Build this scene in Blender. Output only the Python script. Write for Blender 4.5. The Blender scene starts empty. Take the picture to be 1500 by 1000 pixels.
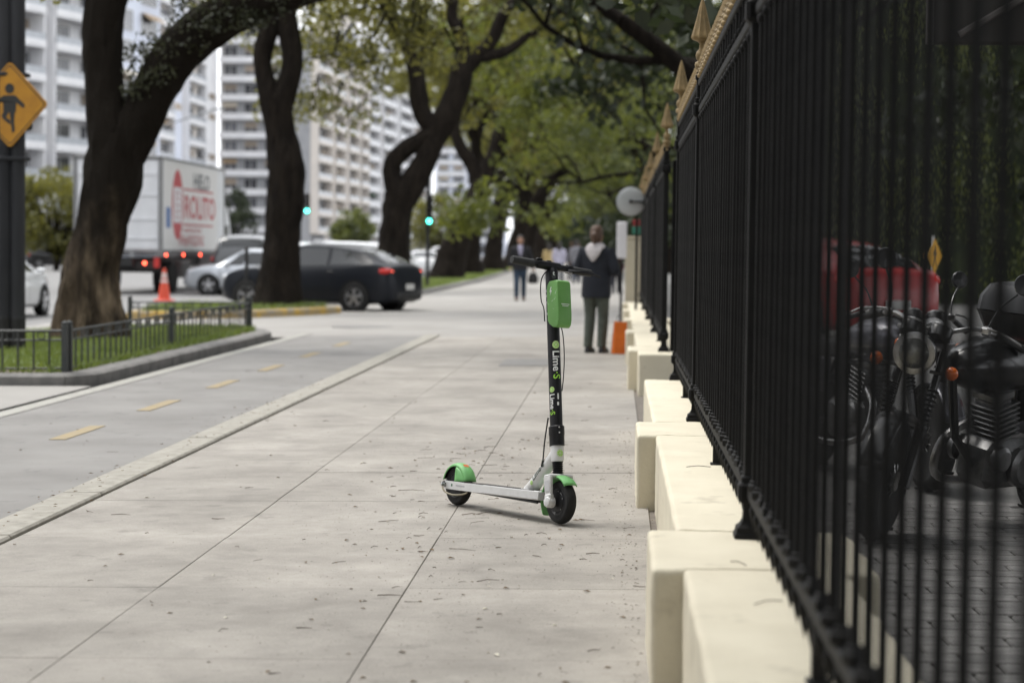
import bpy, bmesh, math, random
from mathutils import Vector as V, Matrix as Mx, noise as NZ

R = math.radians
sc = bpy.context.scene
col = sc.collection

# ------------------------------------------------------------------ camera
cd = bpy.data.cameras.new('camera')
cam = bpy.data.objects.new('camera', cd)
col.objects.link(cam)
cd.sensor_width = 36.0
cd.lens = 70.0
cd.clip_start = 0.1
cd.clip_end = 6000
cd.dof.use_dof = True
cd.dof.focus_distance = 9.25
cd.dof.aperture_fstop = 2.6
cam.matrix_world = Mx(((0.99854469, -0.01394322, 0.05209690, 0.0),
                       (0.05267359, 0.04480676, -0.99760606, 0.0),
                       (0.01157555, 0.99889836, 0.04547599, 1.25),
                       (0, 0, 0, 1)))
sc.camera = cam

# ------------------------------------------------------------------ sky, sun, exposure (bright overcast)
SUN_EL, SUN_AZ = R(62), R(-55)         # the sun stands behind the clouds, up to the left and ahead
world = bpy.data.worlds.new('World')
sc.world = world
world.use_nodes = True
nt = world.node_tree
bg = nt.nodes['Background']
sky = nt.nodes.new('ShaderNodeTexSky')
sky.sky_type = 'NISHITA'
sky.sun_disc = False
sky.sun_elevation = SUN_EL
sky.sun_rotation = SUN_AZ
sky.air_density = 1.0
sky.dust_density = 3.0
hs = nt.nodes.new('ShaderNodeHueSaturation')
hs.inputs['Saturation'].default_value = 0.25
mixw = nt.nodes.new('ShaderNodeMix')
mixw.data_type = 'RGBA'
mixw.inputs['Factor'].default_value = 0.72
mixw.inputs['B'].default_value = (9.6, 9.8, 10.1, 1)    # an even cloud deck
nt.links.new(sky.outputs[0], hs.inputs['Color'])
nt.links.new(hs.outputs[0], mixw.inputs['A'])
nt.links.new(mixw.outputs['Result'], bg.inputs['Color'])
bg.inputs['Strength'].default_value = 0.13
sd = bpy.data.lights.new('sun', 'SUN')
sd.energy = 1.2
sd.angle = R(22)
sd.color = (1.0, 0.965, 0.91)
so = bpy.data.objects.new('sun', sd)
col.objects.link(so)
_d = V((math.sin(SUN_AZ) * math.cos(SUN_EL), math.cos(SUN_AZ) * math.cos(SUN_EL), math.sin(SUN_EL)))
so.rotation_euler = _d.to_track_quat('Z', 'Y').to_euler()
so.location = _d * 60
sc.view_settings.view_transform = 'Standard'
sc.view_settings.look = 'None'
sc.view_settings.gamma = 1.0
sc.view_settings.use_curve_mapping = False
sc.view_settings.exposure = 0.94
sc.render.engine = 'CYCLES'
sc.cycles.use_denoising = True
sc.cycles.max_bounces = 8
sc.cycles.transparent_max_bounces = 8
sc.cycles.caustics_reflective = False
sc.cycles.caustics_refractive = False

# ------------------------------------------------------------------ helpers
SL = math.tan(R(0.9))
def gz(x):
    """height of the pavement: it drains towards the road"""
    return SL * max(x, -8.3) if x < 0 else 0.0
ROADZ = -0.25
K = 1.4          # the plan below was paced out in units of 1.4 m along the walk (y); widths and heights are metres

class MB:
    """collects shapes, then links them as one mesh object"""
    def __init__(s):
        s.v = []; s.f = []; s.m = []
    def add(s, vs, fs, mi=0, M=None):
        o = len(s.v)
        s.v += [tuple(M @ V(p)) for p in vs] if M is not None else [tuple(p) for p in vs]
        for f in fs:
            s.f.append([i + o for i in f]); s.m.append(mi)
        return s
    def box(s, c, d, M=None, mi=0):
        x, y, z = c; a, b, h = d[0] / 2, d[1] / 2, d[2] / 2
        vs = [(x + i * a, y + j * b, z + k * h) for k in (-1, 1) for j in (-1, 1) for i in (-1, 1)]
        return s.add(vs, [(0, 2, 3, 1), (4, 5, 7, 6), (0, 1, 5, 4), (2, 6, 7, 3), (0, 4, 6, 2), (1, 3, 7, 5)], mi, M)
    def cbox(s, c, d, ch=.01, M=None, mi=0):
        """box with chamfered edges"""
        x, y, z = c; a, b, h = d[0] / 2, d[1] / 2, d[2] / 2
        ch = min(ch, a * .9, b * .9, h * .9)
        vs = []; idx = {}
        for i in (-1, 1):
            for j in (-1, 1):
                for k in (-1, 1):
                    for ax in range(3):
                        p = [i * (a - ch), j * (b - ch), k * (h - ch)]
                        p[ax] = (i * a, j * b, k * h)[ax]
                        idx[(i, j, k, ax)] = len(vs); vs.append((x + p[0], y + p[1], z + p[2]))
        g = lambda i, j, k, ax: idx[(i, j, k, ax)]
        fs = []
        for i in (-1, 1):
            q = [g(i, -1, -1, 0), g(i, 1, -1, 0), g(i, 1, 1, 0), g(i, -1, 1, 0)]; fs.append(q if i > 0 else q[::-1])
            q = [g(-1, i, -1, 1), g(-1, i, 1, 1), g(1, i, 1, 1), g(1, i, -1, 1)]; fs.append(q if i > 0 else q[::-1])
            q = [g(-1, -1, i, 2), g(1, -1, i, 2), g(1, 1, i, 2), g(-1, 1, i, 2)]; fs.append(q if i > 0 else q[::-1])
        for i in (-1, 1):
            for j in (-1, 1):
                for (e, k0) in ((0, 0), (1, 0), (2, 0)):
                    if e == 0: q = [g(i, j, -1, 0), g(i, j, 1, 0), g(i, j, 1, 1), g(i, j, -1, 1)]
                    elif e == 1: q = [g(i, -1, j, 0), g(i, 1, j, 0), g(i, 1, j, 2), g(i, -1, j, 2)]
                    else: q = [g(-1, i, j, 1), g(1, i, j, 1), g(1, i, j, 2), g(-1, i, j, 2)]
                    fs.append(q)
                for k in (-1, 1):
                    fs.append([g(i, j, k, 0), g(i, j, k, 1), g(i, j, k, 2)])
        return s.add(vs, fs, mi, M)
    def tube(s, pts, rad, n=8, M=None, mi=0, caps=True, flat=1.0, up=None, jit=None):
        pts = [V(p) for p in pts]
        if not hasattr(rad, '__len__'): rad = [rad] * len(pts)
        vs = []; fs = []
        t0 = (pts[1] - pts[0]).normalized()
        ref = V(up) if up else (V((0, 0, 1)) if abs(t0.z) < .9 else V((1, 0, 0)))
        nrm = (ref - t0 * ref.dot(t0)).normalized()
        for i, p in enumerate(pts):
            a = pts[max(i - 1, 0)]; b = pts[min(i + 1, len(pts) - 1)]
            t = (b - a).normalized()
            nrm = (nrm - t * nrm.dot(t)).normalized(); bn = t.cross(nrm)
            for k in range(n):
                an = 2 * math.pi * k / n
                rr = rad[i] * (jit(i, k, p) if jit else 1)
                vs.append(p + nrm * math.cos(an) * rr + bn * math.sin(an) * rr * flat)
        for i in range(len(pts) - 1):
            for k in range(n):
                k2 = (k + 1) % n
                fs.append((i * n + k, i * n + k2, (i + 1) * n + k2, (i + 1) * n + k))
        if caps:
            fs.append(tuple(range(n))[::-1]); fs.append(tuple(range((len(pts) - 1) * n, len(pts) * n)))
        return s.add(vs, fs, mi, M)
    def lathe(s, prof, n=16, M=None, mi=0, a0=0, a1=360, rfun=None):
        full = abs(a1 - a0 - 360) < 1e-6
        m = n if full else n + 1
        vs = []; fs = []
        for (r, z) in prof:
            for k in range(m):
                an = R(a0 + (a1 - a0) * k / n)
                rr = r * (rfun(k) if rfun else 1)
                vs.append((rr * math.cos(an), rr * math.sin(an), z))
        for i in range(len(prof) - 1):
            for k in range(n):
                k2 = (k + 1) % m if full else k + 1
                fs.append((i * m + k, i * m + k2, (i + 1) * m + k2, (i + 1) * m + k))
        if full:
            if prof[0][0] > 1e-5: fs.append(tuple(range(m))[::-1])
            if prof[-1][0] > 1e-5: fs.append(tuple(range((len(prof) - 1) * m, len(prof) * m)))
        return s.add(vs, fs, mi, M)
    def prism(s, poly, z0, z1, M=None, mi=0):
        n = len(poly)
        ar = sum(poly[i][0] * poly[(i + 1) % n][1] - poly[(i + 1) % n][0] * poly[i][1] for i in range(n))
        if ar < 0: poly = poly[::-1]
        vs = [(x, y, z0) for x, y in poly] + [(x, y, z1) for x, y in poly]
        fs = [tuple(range(n))[::-1], tuple(range(n, 2 * n))] + [(i, (i + 1) % n, n + (i + 1) % n, n + i) for i in range(n)]
        return s.add(vs, fs, mi, M)
    def loft(s, secs, M=None, mi=0, caps=True, closed=True):
        n = len(secs[0]); vs = [p for q in secs for p in q]; fs = []
        for i in range(len(secs) - 1):
            for k in range(n if closed else n - 1):
                k2 = (k + 1) % n
                fs.append((i * n + k, i * n + k2, (i + 1) * n + k2, (i + 1) * n + k))
        if caps:
            fs.append(tuple(range(n))[::-1]); fs.append(tuple(range((len(secs) - 1) * n, len(secs) * n)))
        return s.add(vs, fs, mi, M)
    def ball(s, c, r, n=12, M=None, mi=0):
        if not hasattr(r, '__len__'): r = (r, r, r)
        h = max(4, n // 2); vs = [(c[0], c[1], c[2] - r[2])]; fs = []
        for i in range(1, h):
            ph = -math.pi / 2 + math.pi * i / h
            for k in range(n):
                a = 2 * math.pi * k / n
                vs.append((c[0] + r[0] * math.cos(ph) * math.cos(a), c[1] + r[1] * math.cos(ph) * math.sin(a), c[2] + r[2] * math.sin(ph)))
        vs.append((c[0], c[1], c[2] + r[2]))
        for k in range(n):
            k2 = (k + 1) % n
            fs.append((0, 1 + k2, 1 + k))
            for i in range(h - 2):
                fs.append((1 + i * n + k, 1 + i * n + k2, 1 + (i + 1) * n + k2, 1 + (i + 1) * n + k))
            fs.append((len(vs) - 1, 1 + (h - 2) * n + k, 1 + (h - 2) * n + k2))
        return s.add(vs, fs, mi, M)
    def quad(s, a, b, c, d, M=None, mi=0):
        return s.add([a, b, c, d], [(0, 1, 2, 3)], mi, M)
    def mesh(s, name, mats, smooth=35):
        me = bpy.data.meshes.new(name)
        me.from_pydata(s.v, [], s.f)
        if not isinstance(mats, (list, tuple)): mats = [mats]
        for m in mats: me.materials.append(m)
        if len(mats) > 1: me.polygons.foreach_set('material_index', s.m)
        if smooth:
            me.polygons.foreach_set('use_smooth', [True] * len(me.polygons))
            me.update()
            me.set_sharp_from_angle(angle=R(smooth))
        me.update()
        return me
    def build(s, name, mats, parent=None, smooth=35, bevel=0, seg=2, M=None):
        o = bpy.data.objects.new(name, s.mesh(name, mats, smooth))
        col.objects.link(o)
        if parent is not None: o.parent = parent
        if M is not None: o.matrix_local = M
        if bevel:
            b = o.modifiers.new('bevel', 'BEVEL'); b.width = bevel; b.segments = seg; b.limit_method = 'ANGLE'; b.angle_limit = R(40)
            b.harden_normals = False
        return o

def fix_normals(o):
    bm = bmesh.new(); bm.from_mesh(o.data); bmesh.ops.recalc_face_normals(bm, faces=bm.faces); bm.to_mesh(o.data); bm.free()

def tag(o, label=None, cat=None, group=None, kind=None):
    if label: o['label'] = label
    if cat: o['category'] = cat
    if group: o['group'] = group
    if kind: o['kind'] = kind
    return o

def thing(name, label, cat, loc=(0, 0, 0), rz=0, group=None):
    o = bpy.data.objects.new(name, None)
    col.objects.link(o)
    o.empty_display_size = .2
    o.location = (loc[0], loc[1] * K, loc[2]); o.rotation_euler = (0, 0, rz)
    return tag(o, label, cat, group)

def share(name, mesh, parent=None, loc=(0, 0, 0), rot=(0, 0, 0), scale=None):
    o = bpy.data.objects.new(name, mesh)
    col.objects.link(o)
    if parent is not None: o.parent = parent
    o.location = loc; o.rotation_euler = rot
    if scale: o.scale = scale
    return o

def dup(o, parent=None, loc=None, rz=None, label=None):
    c = o.copy(); col.objects.link(c)
    if parent is not None: c.parent = parent
    if loc is not None: c.location = (loc[0], loc[1] * K, loc[2])
    if rz is not None: c.rotation_euler = (0, 0, rz)
    if label: c['label'] = label
    for ch in list(o.children): dup(ch, c)
    return c

def T(x, y, z): return Mx.Translation((x, y, z))
def RX(a): return Mx.Rotation(a, 4, 'X')
def RY(a): return Mx.Rotation(a, 4, 'Y')
def RZ(a): return Mx.Rotation(a, 4, 'Z')

def spline(pts, n=6):
    """smooth curve through points (Catmull-Rom)"""
    pts = [V(p) for p in pts]; out = []
    for i in range(len(pts) - 1):
        p0 = pts[max(i - 1, 0)]; p1 = pts[i]; p2 = pts[i + 1]; p3 = pts[min(i + 2, len(pts) - 1)]
        for k in range(n):
            t = k / n
            out.append(.5 * ((2 * p1) + (p2 - p0) * t + (2 * p0 - 5 * p1 + 4 * p2 - p3) * t * t + (3 * p1 - p0 - 3 * p2 + p3) * t ** 3))
    out.append(pts[-1])
    return out
def interp(xs, ys, x):
    if x <= xs[0]: return ys[0]
    for i in range(len(xs) - 1):
        if x <= xs[i + 1]:
            t = (x - xs[i]) / (xs[i + 1] - xs[i]); return ys[i] + (ys[i + 1] - ys[i]) * t
    return ys[-1]

# ------------------------------------------------------------------ materials
def mat(name, c, rough=.6, metal=0.0, c2=None, scale=8.0, detail=6.0, lo=.35, hi=.65, bump=0.0, bscale=None, bdist=.01,
        spot=None, sscale=30., slo=.62, shi=.7, rvar=0.0, stretch=None, coat=0.0, spec=None, emit=None, estr=0.0, vary=0.0, alpha=1.0, trans=0.0):
    m = bpy.data.materials.new(name); m.use_nodes = True
    n = m.node_tree; N = n.nodes; L = n.links
    b = N['Principled BSDF']
    b.inputs['Roughness'].default_value = rough
    b.inputs['Metallic'].default_value = metal
    b.inputs['Base Color'].default_value = (*c, 1)
    if coat: b.inputs['Coat Weight'].default_value = coat; b.inputs['Coat Roughness'].default_value = .05
    if spec is not None: b.inputs['Specular IOR Level'].default_value = spec
    if emit: b.inputs['Emission Color'].default_value = (*emit, 1); b.inputs['Emission Strength'].default_value = estr
    if trans: b.inputs['Transmission Weight'].default_value = trans
    tc = N.new('ShaderNodeTexCoord')
    src = tc.outputs['Object']
    if stretch:
        mp = N.new('ShaderNodeMapping'); mp.inputs['Scale'].default_value = stretch
        L.new(src, mp.inputs['Vector']); src = mp.outputs['Vector']
    cur = None
    def noise(sc_, det, rgh=.6):
        t = N.new('ShaderNodeTexNoise'); t.inputs['Scale'].default_value = sc_; t.inputs['Detail'].default_value = det; t.inputs['Roughness'].default_value = rgh
        L.new(src, t.inputs['Vector']); return t.outputs['Fac']
    def ramp(fac, lo_, hi_):
        r = N.new('ShaderNodeMapRange'); r.inputs['From Min'].default_value = lo_; r.inputs['From Max'].default_value = hi_
        L.new(fac, r.inputs['Value']); return r.outputs['Result']
    def mixc(fac, a, bb):
        x = N.new('ShaderNodeMix'); x.data_type = 'RGBA'
        L.new(fac, x.inputs['Factor'])
        for k, q in (('A', a), ('B', bb)):
            if isinstance(q, tuple): x.inputs[k].default_value = (*q, 1)
            else: L.new(q, x.inputs[k])
        return x.outputs['Result']
    if c2:
        f = noise(scale, detail); cur = mixc(ramp(f, lo, hi), c, c2)
    if spot:
        f = noise(sscale, 3); cur = mixc(ramp(f, slo, shi), cur or c, spot)
    if vary:
        oi = N.new('ShaderNodeObjectInfo'); r = N.new('ShaderNodeMapRange')
        r.inputs['To Min'].default_value = 1 - vary; r.inputs['To Max'].default_value = 1 + vary
        L.new(oi.outputs['Random'], r.inputs['Value'])
        h = N.new('ShaderNodeHueSaturation'); L.new(r.outputs['Result'], h.inputs['Value'])
        if cur: L.new(cur, h.inputs['Color'])
        else: h.inputs['Color'].default_value = (*c, 1)
        cur = h.outputs['Color']
    if cur: L.new(cur, b.inputs['Base Color'])
    if rvar:
        f = noise(scale * 2, 4); r = N.new('ShaderNodeMapRange')
        r.inputs['To Min'].default_value = max(0, rough - rvar); r.inputs['To Max'].default_value = min(1, rough + rvar)
        L.new(f, r.inputs['Value']); L.new(r.outputs['Result'], b.inputs['Roughness'])
    if bump:
        bp = N.new('ShaderNodeBump'); bp.inputs['Strength'].default_value = bump; bp.inputs['Distance'].default_value = bdist
        L.new(noise(bscale or scale * 4, 5), bp.inputs['Height']); L.new(bp.outputs['Normal'], b.inputs['Normal'])
    return m

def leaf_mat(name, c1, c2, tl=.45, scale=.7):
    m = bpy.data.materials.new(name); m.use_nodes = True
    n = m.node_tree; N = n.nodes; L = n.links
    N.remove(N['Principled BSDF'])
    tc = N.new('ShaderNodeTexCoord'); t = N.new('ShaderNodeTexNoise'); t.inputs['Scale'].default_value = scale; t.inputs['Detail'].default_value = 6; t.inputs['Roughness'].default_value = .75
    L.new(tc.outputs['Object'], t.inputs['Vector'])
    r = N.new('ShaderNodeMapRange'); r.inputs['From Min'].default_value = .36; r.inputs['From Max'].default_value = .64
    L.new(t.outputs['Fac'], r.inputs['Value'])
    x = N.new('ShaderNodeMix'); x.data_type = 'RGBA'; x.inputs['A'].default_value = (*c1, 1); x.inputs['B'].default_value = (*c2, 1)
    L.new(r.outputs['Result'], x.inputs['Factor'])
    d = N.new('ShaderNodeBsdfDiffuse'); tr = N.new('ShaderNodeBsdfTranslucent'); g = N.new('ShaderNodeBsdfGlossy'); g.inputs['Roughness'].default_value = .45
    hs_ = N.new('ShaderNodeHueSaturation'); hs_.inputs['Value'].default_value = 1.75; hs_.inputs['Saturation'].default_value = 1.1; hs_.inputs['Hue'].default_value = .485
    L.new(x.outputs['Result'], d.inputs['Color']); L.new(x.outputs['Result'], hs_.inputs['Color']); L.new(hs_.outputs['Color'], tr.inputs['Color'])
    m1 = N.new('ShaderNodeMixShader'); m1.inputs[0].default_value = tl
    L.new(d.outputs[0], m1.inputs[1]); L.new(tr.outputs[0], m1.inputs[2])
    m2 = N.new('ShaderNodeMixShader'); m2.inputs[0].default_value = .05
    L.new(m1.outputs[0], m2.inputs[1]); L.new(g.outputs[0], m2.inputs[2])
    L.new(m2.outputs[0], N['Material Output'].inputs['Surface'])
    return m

def slab_mat():
    """old concrete slab: blotches in world space, fine grit, dirt spots and dirty joints"""
    m = mat('concrete_slab', (.40, .375, .34), .85)
    n = m.node_tree; N = n.nodes; L = n.links; b = N['Principled BSDF']
    ge = N.new('ShaderNodeNewGeometry')
    def nz(s, d, r=.6, dist=0.0):
        t = N.new('ShaderNodeTexNoise'); t.inputs['Scale'].default_value = s; t.inputs['Detail'].default_value = d; t.inputs['Roughness'].default_value = r
        t.inputs['Distortion'].default_value = dist
        L.new(ge.outputs['Position'], t.inputs['Vector']); return t.outputs['Fac']
    def mr(f, a, bb, c=0., d=1.):
        r = N.new('ShaderNodeMapRange'); r.inputs['From Min'].default_value = a; r.inputs['From Max'].default_value = bb
        r.inputs['To Min'].default_value = c; r.inputs['To Max'].default_value = d; L.new(f, r.inputs['Value']); return r.outputs['Result']
    def mul(c, f):
        x = N.new('ShaderNodeMix'); x.data_type = 'RGBA'; x.blend_type = 'MULTIPLY'; x.inputs['Factor'].default_value = 1
        L.new(c, x.inputs['A']); L.new(f, x.inputs['B']); return x.outputs['Result']
    x = N.new('ShaderNodeMix'); x.data_type = 'RGBA'
    x.inputs['A'].default_value = (.245, .226, .20, 1); x.inputs['B'].default_value = (.365, .34, .303, 1)
    L.new(mr(nz(1.3, 8, .62, .4), .33, .67), x.inputs['Factor'])
    c = mul(x.outputs['Result'], mr(nz(7, 8, .7), .3, .7, .88, 1.1))
    c = mul(c, mr(nz(160, 2), .3, .7, .86, 1.12))
    c = mul(c, mr(nz(26, 5, .7), .64, .72, 1.0, .6))
    c = mul(c, mr(nz(5.5, 3, .5), .66, .69, 1.0, .84))
    c = mul(c, mr(nz(.45, 5, .6), .3, .7, .9, 1.06))
    c = mul(c, mr(nz(2.4, 4, .5), .62, .74, 1.0, .8))
    oi = N.new('ShaderNodeObjectInfo'); c = mul(c, mr(oi.outputs['Random'], 0, 1, .93, 1.05))
    L.new(c, b.inputs['Base Color'])
    bp = N.new('ShaderNodeBump'); bp.inputs['Strength'].default_value = .25; bp.inputs['Distance'].default_value = .004
    L.new(nz(90, 6), bp.inputs['Height']); L.new(bp.outputs['Normal'], b.inputs['Normal'])
    return m

M_slab = slab_mat()
M_joint = mat('joint_dirt', (.20, .175, .15), .95, c2=(.13, .115, .095), scale=12, bump=.4, bscale=60)
M_lane = mat('lane_asphalt', (.19, .182, .172), .9, c2=(.25, .241, .228), scale=1.1, detail=9, spot=(.15, .145, .14), sscale=5, slo=.63, shi=.72, bump=.4, bscale=150, bdist=.004)
M_drive = mat('driveway_concrete', (.265, .252, .234), .88, c2=(.33, .316, .294), scale=.55, detail=9, spot=(.24, .23, .22), sscale=1.3, slo=.62, shi=.72, bump=.3, bscale=90, bdist=.005)
M_kerbtop = mat('kerb_concrete', (.37, .35, .305), .9, c2=(.27, .255, .22), scale=9, spot=(.2, .18, .15), sscale=22, slo=.66, shi=.72, bump=.5, bscale=60, bdist=.006)
M_kerb = mat('kerb_stone', (.15, .145, .138), .85, c2=(.24, .23, .215), scale=6, bump=.4, bscale=40)
M_white_line = mat('white_lane_paint', (.35, .34, .305), .8, c2=(.25, .24, .22), scale=7, lo=.45, hi=.75, bump=.2, bscale=60)
M_yellow_line = mat('yellow_lane_paint', (.33, .255, .135), .8, c2=(.24, .215, .165), scale=9, lo=.4, hi=.75)
M_yellow_kerb = mat('yellow_kerb_paint', (.50, .32, .06), .75, c2=(.27, .25, .21), scale=3, lo=.4, hi=.62)
M_road = mat('road_asphalt', (.17, .168, .165), .85, c2=(.215, .21, .205), scale=.5, detail=9, bump=.3, bscale=60)
M_earth = mat('earth', (.10, .08, .055), .95, c2=(.16, .13, .09), scale=4, bump=.5)
M_ground = mat('ground_far', (.2, .195, .185), .9, c2=(.15, .15, .14), scale=.05)
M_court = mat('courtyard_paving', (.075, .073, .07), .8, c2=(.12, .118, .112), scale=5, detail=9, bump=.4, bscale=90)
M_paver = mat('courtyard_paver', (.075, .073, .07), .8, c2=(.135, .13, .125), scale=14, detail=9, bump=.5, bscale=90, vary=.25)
M_stucco = mat('cream_stucco', (.70, .645, .505), .85, c2=(.61, .555, .425), scale=3.5, detail=9, lo=.35, hi=.75, spot=(.40, .355, .27), sscale=5, slo=.62, shi=.80, bump=.35, bscale=55, bdist=.006)
M_iron = mat('black_iron_paint', (.0065, .0065, .0064), .6, c2=(.011, .0107, .010), scale=14, bump=.12, bscale=90, spec=.16)
M_gold = mat('weathered_gold_paint', (.31, .215, .09), .55, metal=.2, c2=(.2, .14, .06), scale=16, bump=.3, bscale=70)
M_bark = mat('tree_bark', (.026, .021, .0165), .95, spec=.08, c2=(.012, .010, .0085), scale=7, detail=9, bump=1.0, bscale=11, bdist=.14, stretch=(1, 1, .25))
M_barkworn = mat('tree_bark_worn', (.115, .087, .06), .95, spec=.08, c2=(.03, .024, .018), scale=6, detail=9, bump=1.0, bscale=10, bdist=.16, stretch=(1, 1, .2), spot=(.24, .185, .125), sscale=4, slo=.52, shi=.70)
def worn_low(m, z0, z1, dark):
    """bark rubbed bare low on the trunk, older dark bark above; ragged border"""
    N = m.node_tree.nodes; L = m.node_tree.links; b = N['Principled BSDF']; src = b.inputs['Base Color'].links[0].from_socket
    tc = N.new('ShaderNodeTexCoord'); sx = N.new('ShaderNodeSeparateXYZ'); L.new(tc.outputs['Object'], sx.inputs[0])
    nz = N.new('ShaderNodeTexNoise'); nz.inputs['Scale'].default_value = 2.2; nz.inputs['Detail'].default_value = 6; L.new(tc.outputs['Object'], nz.inputs['Vector'])
    a = N.new('ShaderNodeMath'); a.operation = 'MULTIPLY_ADD'; a.inputs[1].default_value = 2.6; L.new(nz.outputs['Fac'], a.inputs[0]); L.new(sx.outputs['Z'], a.inputs[2])
    r = N.new('ShaderNodeMapRange'); r.inputs['From Min'].default_value = z0 + 1.3; r.inputs['From Max'].default_value = z1 + 1.3; L.new(a.outputs[0], r.inputs['Value'])
    x = N.new('ShaderNodeMix'); x.data_type = 'RGBA'; L.new(r.outputs['Result'], x.inputs['Factor']); L.new(src, x.inputs['A']); x.inputs['B'].default_value = (*dark, 1); L.new(x.outputs['Result'], b.inputs['Base Color'])
worn_low(M_barkworn, .7, 2.0, (.020, .0165, .013))
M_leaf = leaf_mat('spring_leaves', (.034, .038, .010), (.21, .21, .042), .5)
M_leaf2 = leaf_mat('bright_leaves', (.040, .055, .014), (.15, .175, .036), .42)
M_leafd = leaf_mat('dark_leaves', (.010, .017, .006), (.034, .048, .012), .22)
M_moss = leaf_mat('limb_moss', (.022, .026, .012), (.05, .055, .02), .2)
M_grass = leaf_mat('lawn_grass', (.10, .15, .035), (.19, .25, .06), .3, 1.5)

# ------------------------------------------------------------------ ground, pavement, road
def sheet(name, poly, z, m, kind='structure', sub=None, slope=True):
    """flat sheet with corners poly (x, y); follows the cross-fall of the pavement"""
    b = MB()
    b.add([(x, y * K, (gz(x) if slope else 0) + z) for x, y in poly], [tuple(range(len(poly)))])
    o = b.build(name, m, smooth=0)
    if o.data.polygons[0].normal.z < 0: o.data.flip_normals()
    return tag(o, kind=kind)

sheet('ground', [(-1500, -300), (1500, -300), (1500, 2500), (-1500, 2500)], -.4, M_ground, slope=False)
sheet('road', [(-70, -30), (-8.3, -30), (-8.3, 420), (-70, 420)], ROADZ, M_road, slope=False)
pav = sheet('pavement', [(-5.9, 21.06), (.3, 21.06), (.3, 170), (-9.4, 170), (-5.9, 60)], -.004, M_drive)
sheet('driveway', [(-8.3, 21.9), (-5.9, 21.9), (-5.9, 34.5), (-8.3, 34.5)], -.012, M_drive)
sheet('driveway', [(-8.3, 21.9), (-10.2, 21.9), (-10.2, 34.5), (-8.3, 34.5)], -.02, M_drive)
sheet('side_pavement', [(-9.2, -6), (-5.0, -6), (-5.0, 13.4), (-9.2, 13.4)], -.01, M_drive)
M_cobble = mat('pale_verge_concrete', (.36, .345, .31), .9, c2=(.27, .26, .235), scale=3)
sheet('verge_path', [(-9.3, 13.4), (-7.9, 13.4), (-7.9, 22.0), (-9.3, 22.0)], -.012, M_cobble)

side = sheet('sidewalk', [(-2.66, -4), (0, -4), (0, 21.05), (-2.66, 21.05)], -.011, M_joint)
sheet('sidewalk_edge', [(0, -4), (.3, -4), (.3, 21.05), (0, 21.05)], -.0105, M_joint)
def slab_mesh(w, l):
    b = MB(); b.cbox((0, 0, -.03), (w, l, .06), .002)
    return b.mesh('slab', M_slab, 0)
rng = random.Random(3)
sm = slab_mesh(.9335, .93 * K - .0018)
for r_ in range(-4, 20):
    for c_ in range(3):
        x = -2.64 + .9367 * (c_ + .5); y = 2.46 + .93 * (r_ + .5)
        share('slab', sm, side, (x, y * K, gz(x) + rng.uniform(-.0012, .0012)), (rng.uniform(-.001, .001), -math.atan(SL) + rng.uniform(-.001, .001), 0))
# dark utility cover and the driveway's iron cover
M_patch = mat('asphalt_patch', (.20, .195, .185), .9, c2=(.26, .25, .24), scale=8, bump=.4, bscale=80)
b = MB(); b.cbox((0, 0, -.02), (.62, .95 * K, .05), .004)
tag(b.build('utility_cover', M_patch, smooth=0, M=T(-.98, 16.1 * K, gz(-.98) + .002) @ RY(-math.atan(SL))), 'dark grey patch plate set flush in the pale pavement behind the scooter', 'utility cover')
b = MB(); b.lathe([(.52, -.02), (.52, .0), (.5, .006), (.46, .004), (0, .004)], 24)
tag(b.build('manhole_cover', M_patch, M=T(-4.3, 24.0 * K, gz(-4.3) + .003)), 'round iron cover in the driveway before the dark hatchback', 'manhole cover')

lane = sheet('bike_lane', [(-4.9, -4), (-2.86, -4), (-2.86, 21.4), (-4.9, 21.4)], -.002, M_lane)
for k, (y0, y1) in enumerate([(5.6, 6.4), (7.5, 8.25), (9.45, 10.2), (11.2, 12.0), (13.1, 13.9), (15.0, 15.8), (17.0, 17.8), (19.0, 19.8)]):
    b = MB(); b.box((0, 0, 0), (.115, (y1 - y0) * K, .003))
    o = b.build('lane_dash', M_yellow_line, lane, 0, M=T(-3.76, (y0 + y1) / 2 * K, gz(-3.76) + .0015) @ RY(-math.atan(SL)))
b = MB(); b.add([(-4.86, -4, gz(-4.86) + .003), (-4.70, -4, gz(-4.7) + .003), (-4.72, 22.0 * K, gz(-4.7) + .003), (-4.89, 22.0 * K, gz(-4.86) + .003)], [(0, 1, 2, 3)])
tag(b.build('edge_line', M_white_line, smooth=0), kind='structure')
# raised concrete strip between bike lane and sidewalk, in lengths
strip = bpy.data.objects.new('kerb_strip', None); col.objects.link(strip); tag(strip, kind='structure')
y = -3.0
while y < 21.4 * K:
    l = rng.uniform(1.4, 2.0)
    b = MB(); b.cbox((0, 0, -.043), (.215, l - .006, .11), .010)
    o = b.build('kerb_stone', M_kerbtop, strip, 0, M=T(-2.765 + rng.uniform(-.004, .004), y + l / 2, gz(-2.765) + rng.uniform(.0, .004)) @ RY(-math.atan(SL)))
    y += l

# courtyard behind the fence
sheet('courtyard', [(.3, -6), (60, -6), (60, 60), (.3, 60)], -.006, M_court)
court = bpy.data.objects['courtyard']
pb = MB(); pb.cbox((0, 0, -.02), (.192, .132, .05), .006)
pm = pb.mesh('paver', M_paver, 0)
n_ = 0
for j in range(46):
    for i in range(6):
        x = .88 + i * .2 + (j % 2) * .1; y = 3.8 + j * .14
        share('paver', pm, court, (x, y, .002 + rng.uniform(-.002, .002)), (rng.uniform(-.006, .006), rng.uniform(-.006, .006), rng.uniform(-.01, .01))); n_ += 1

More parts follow.
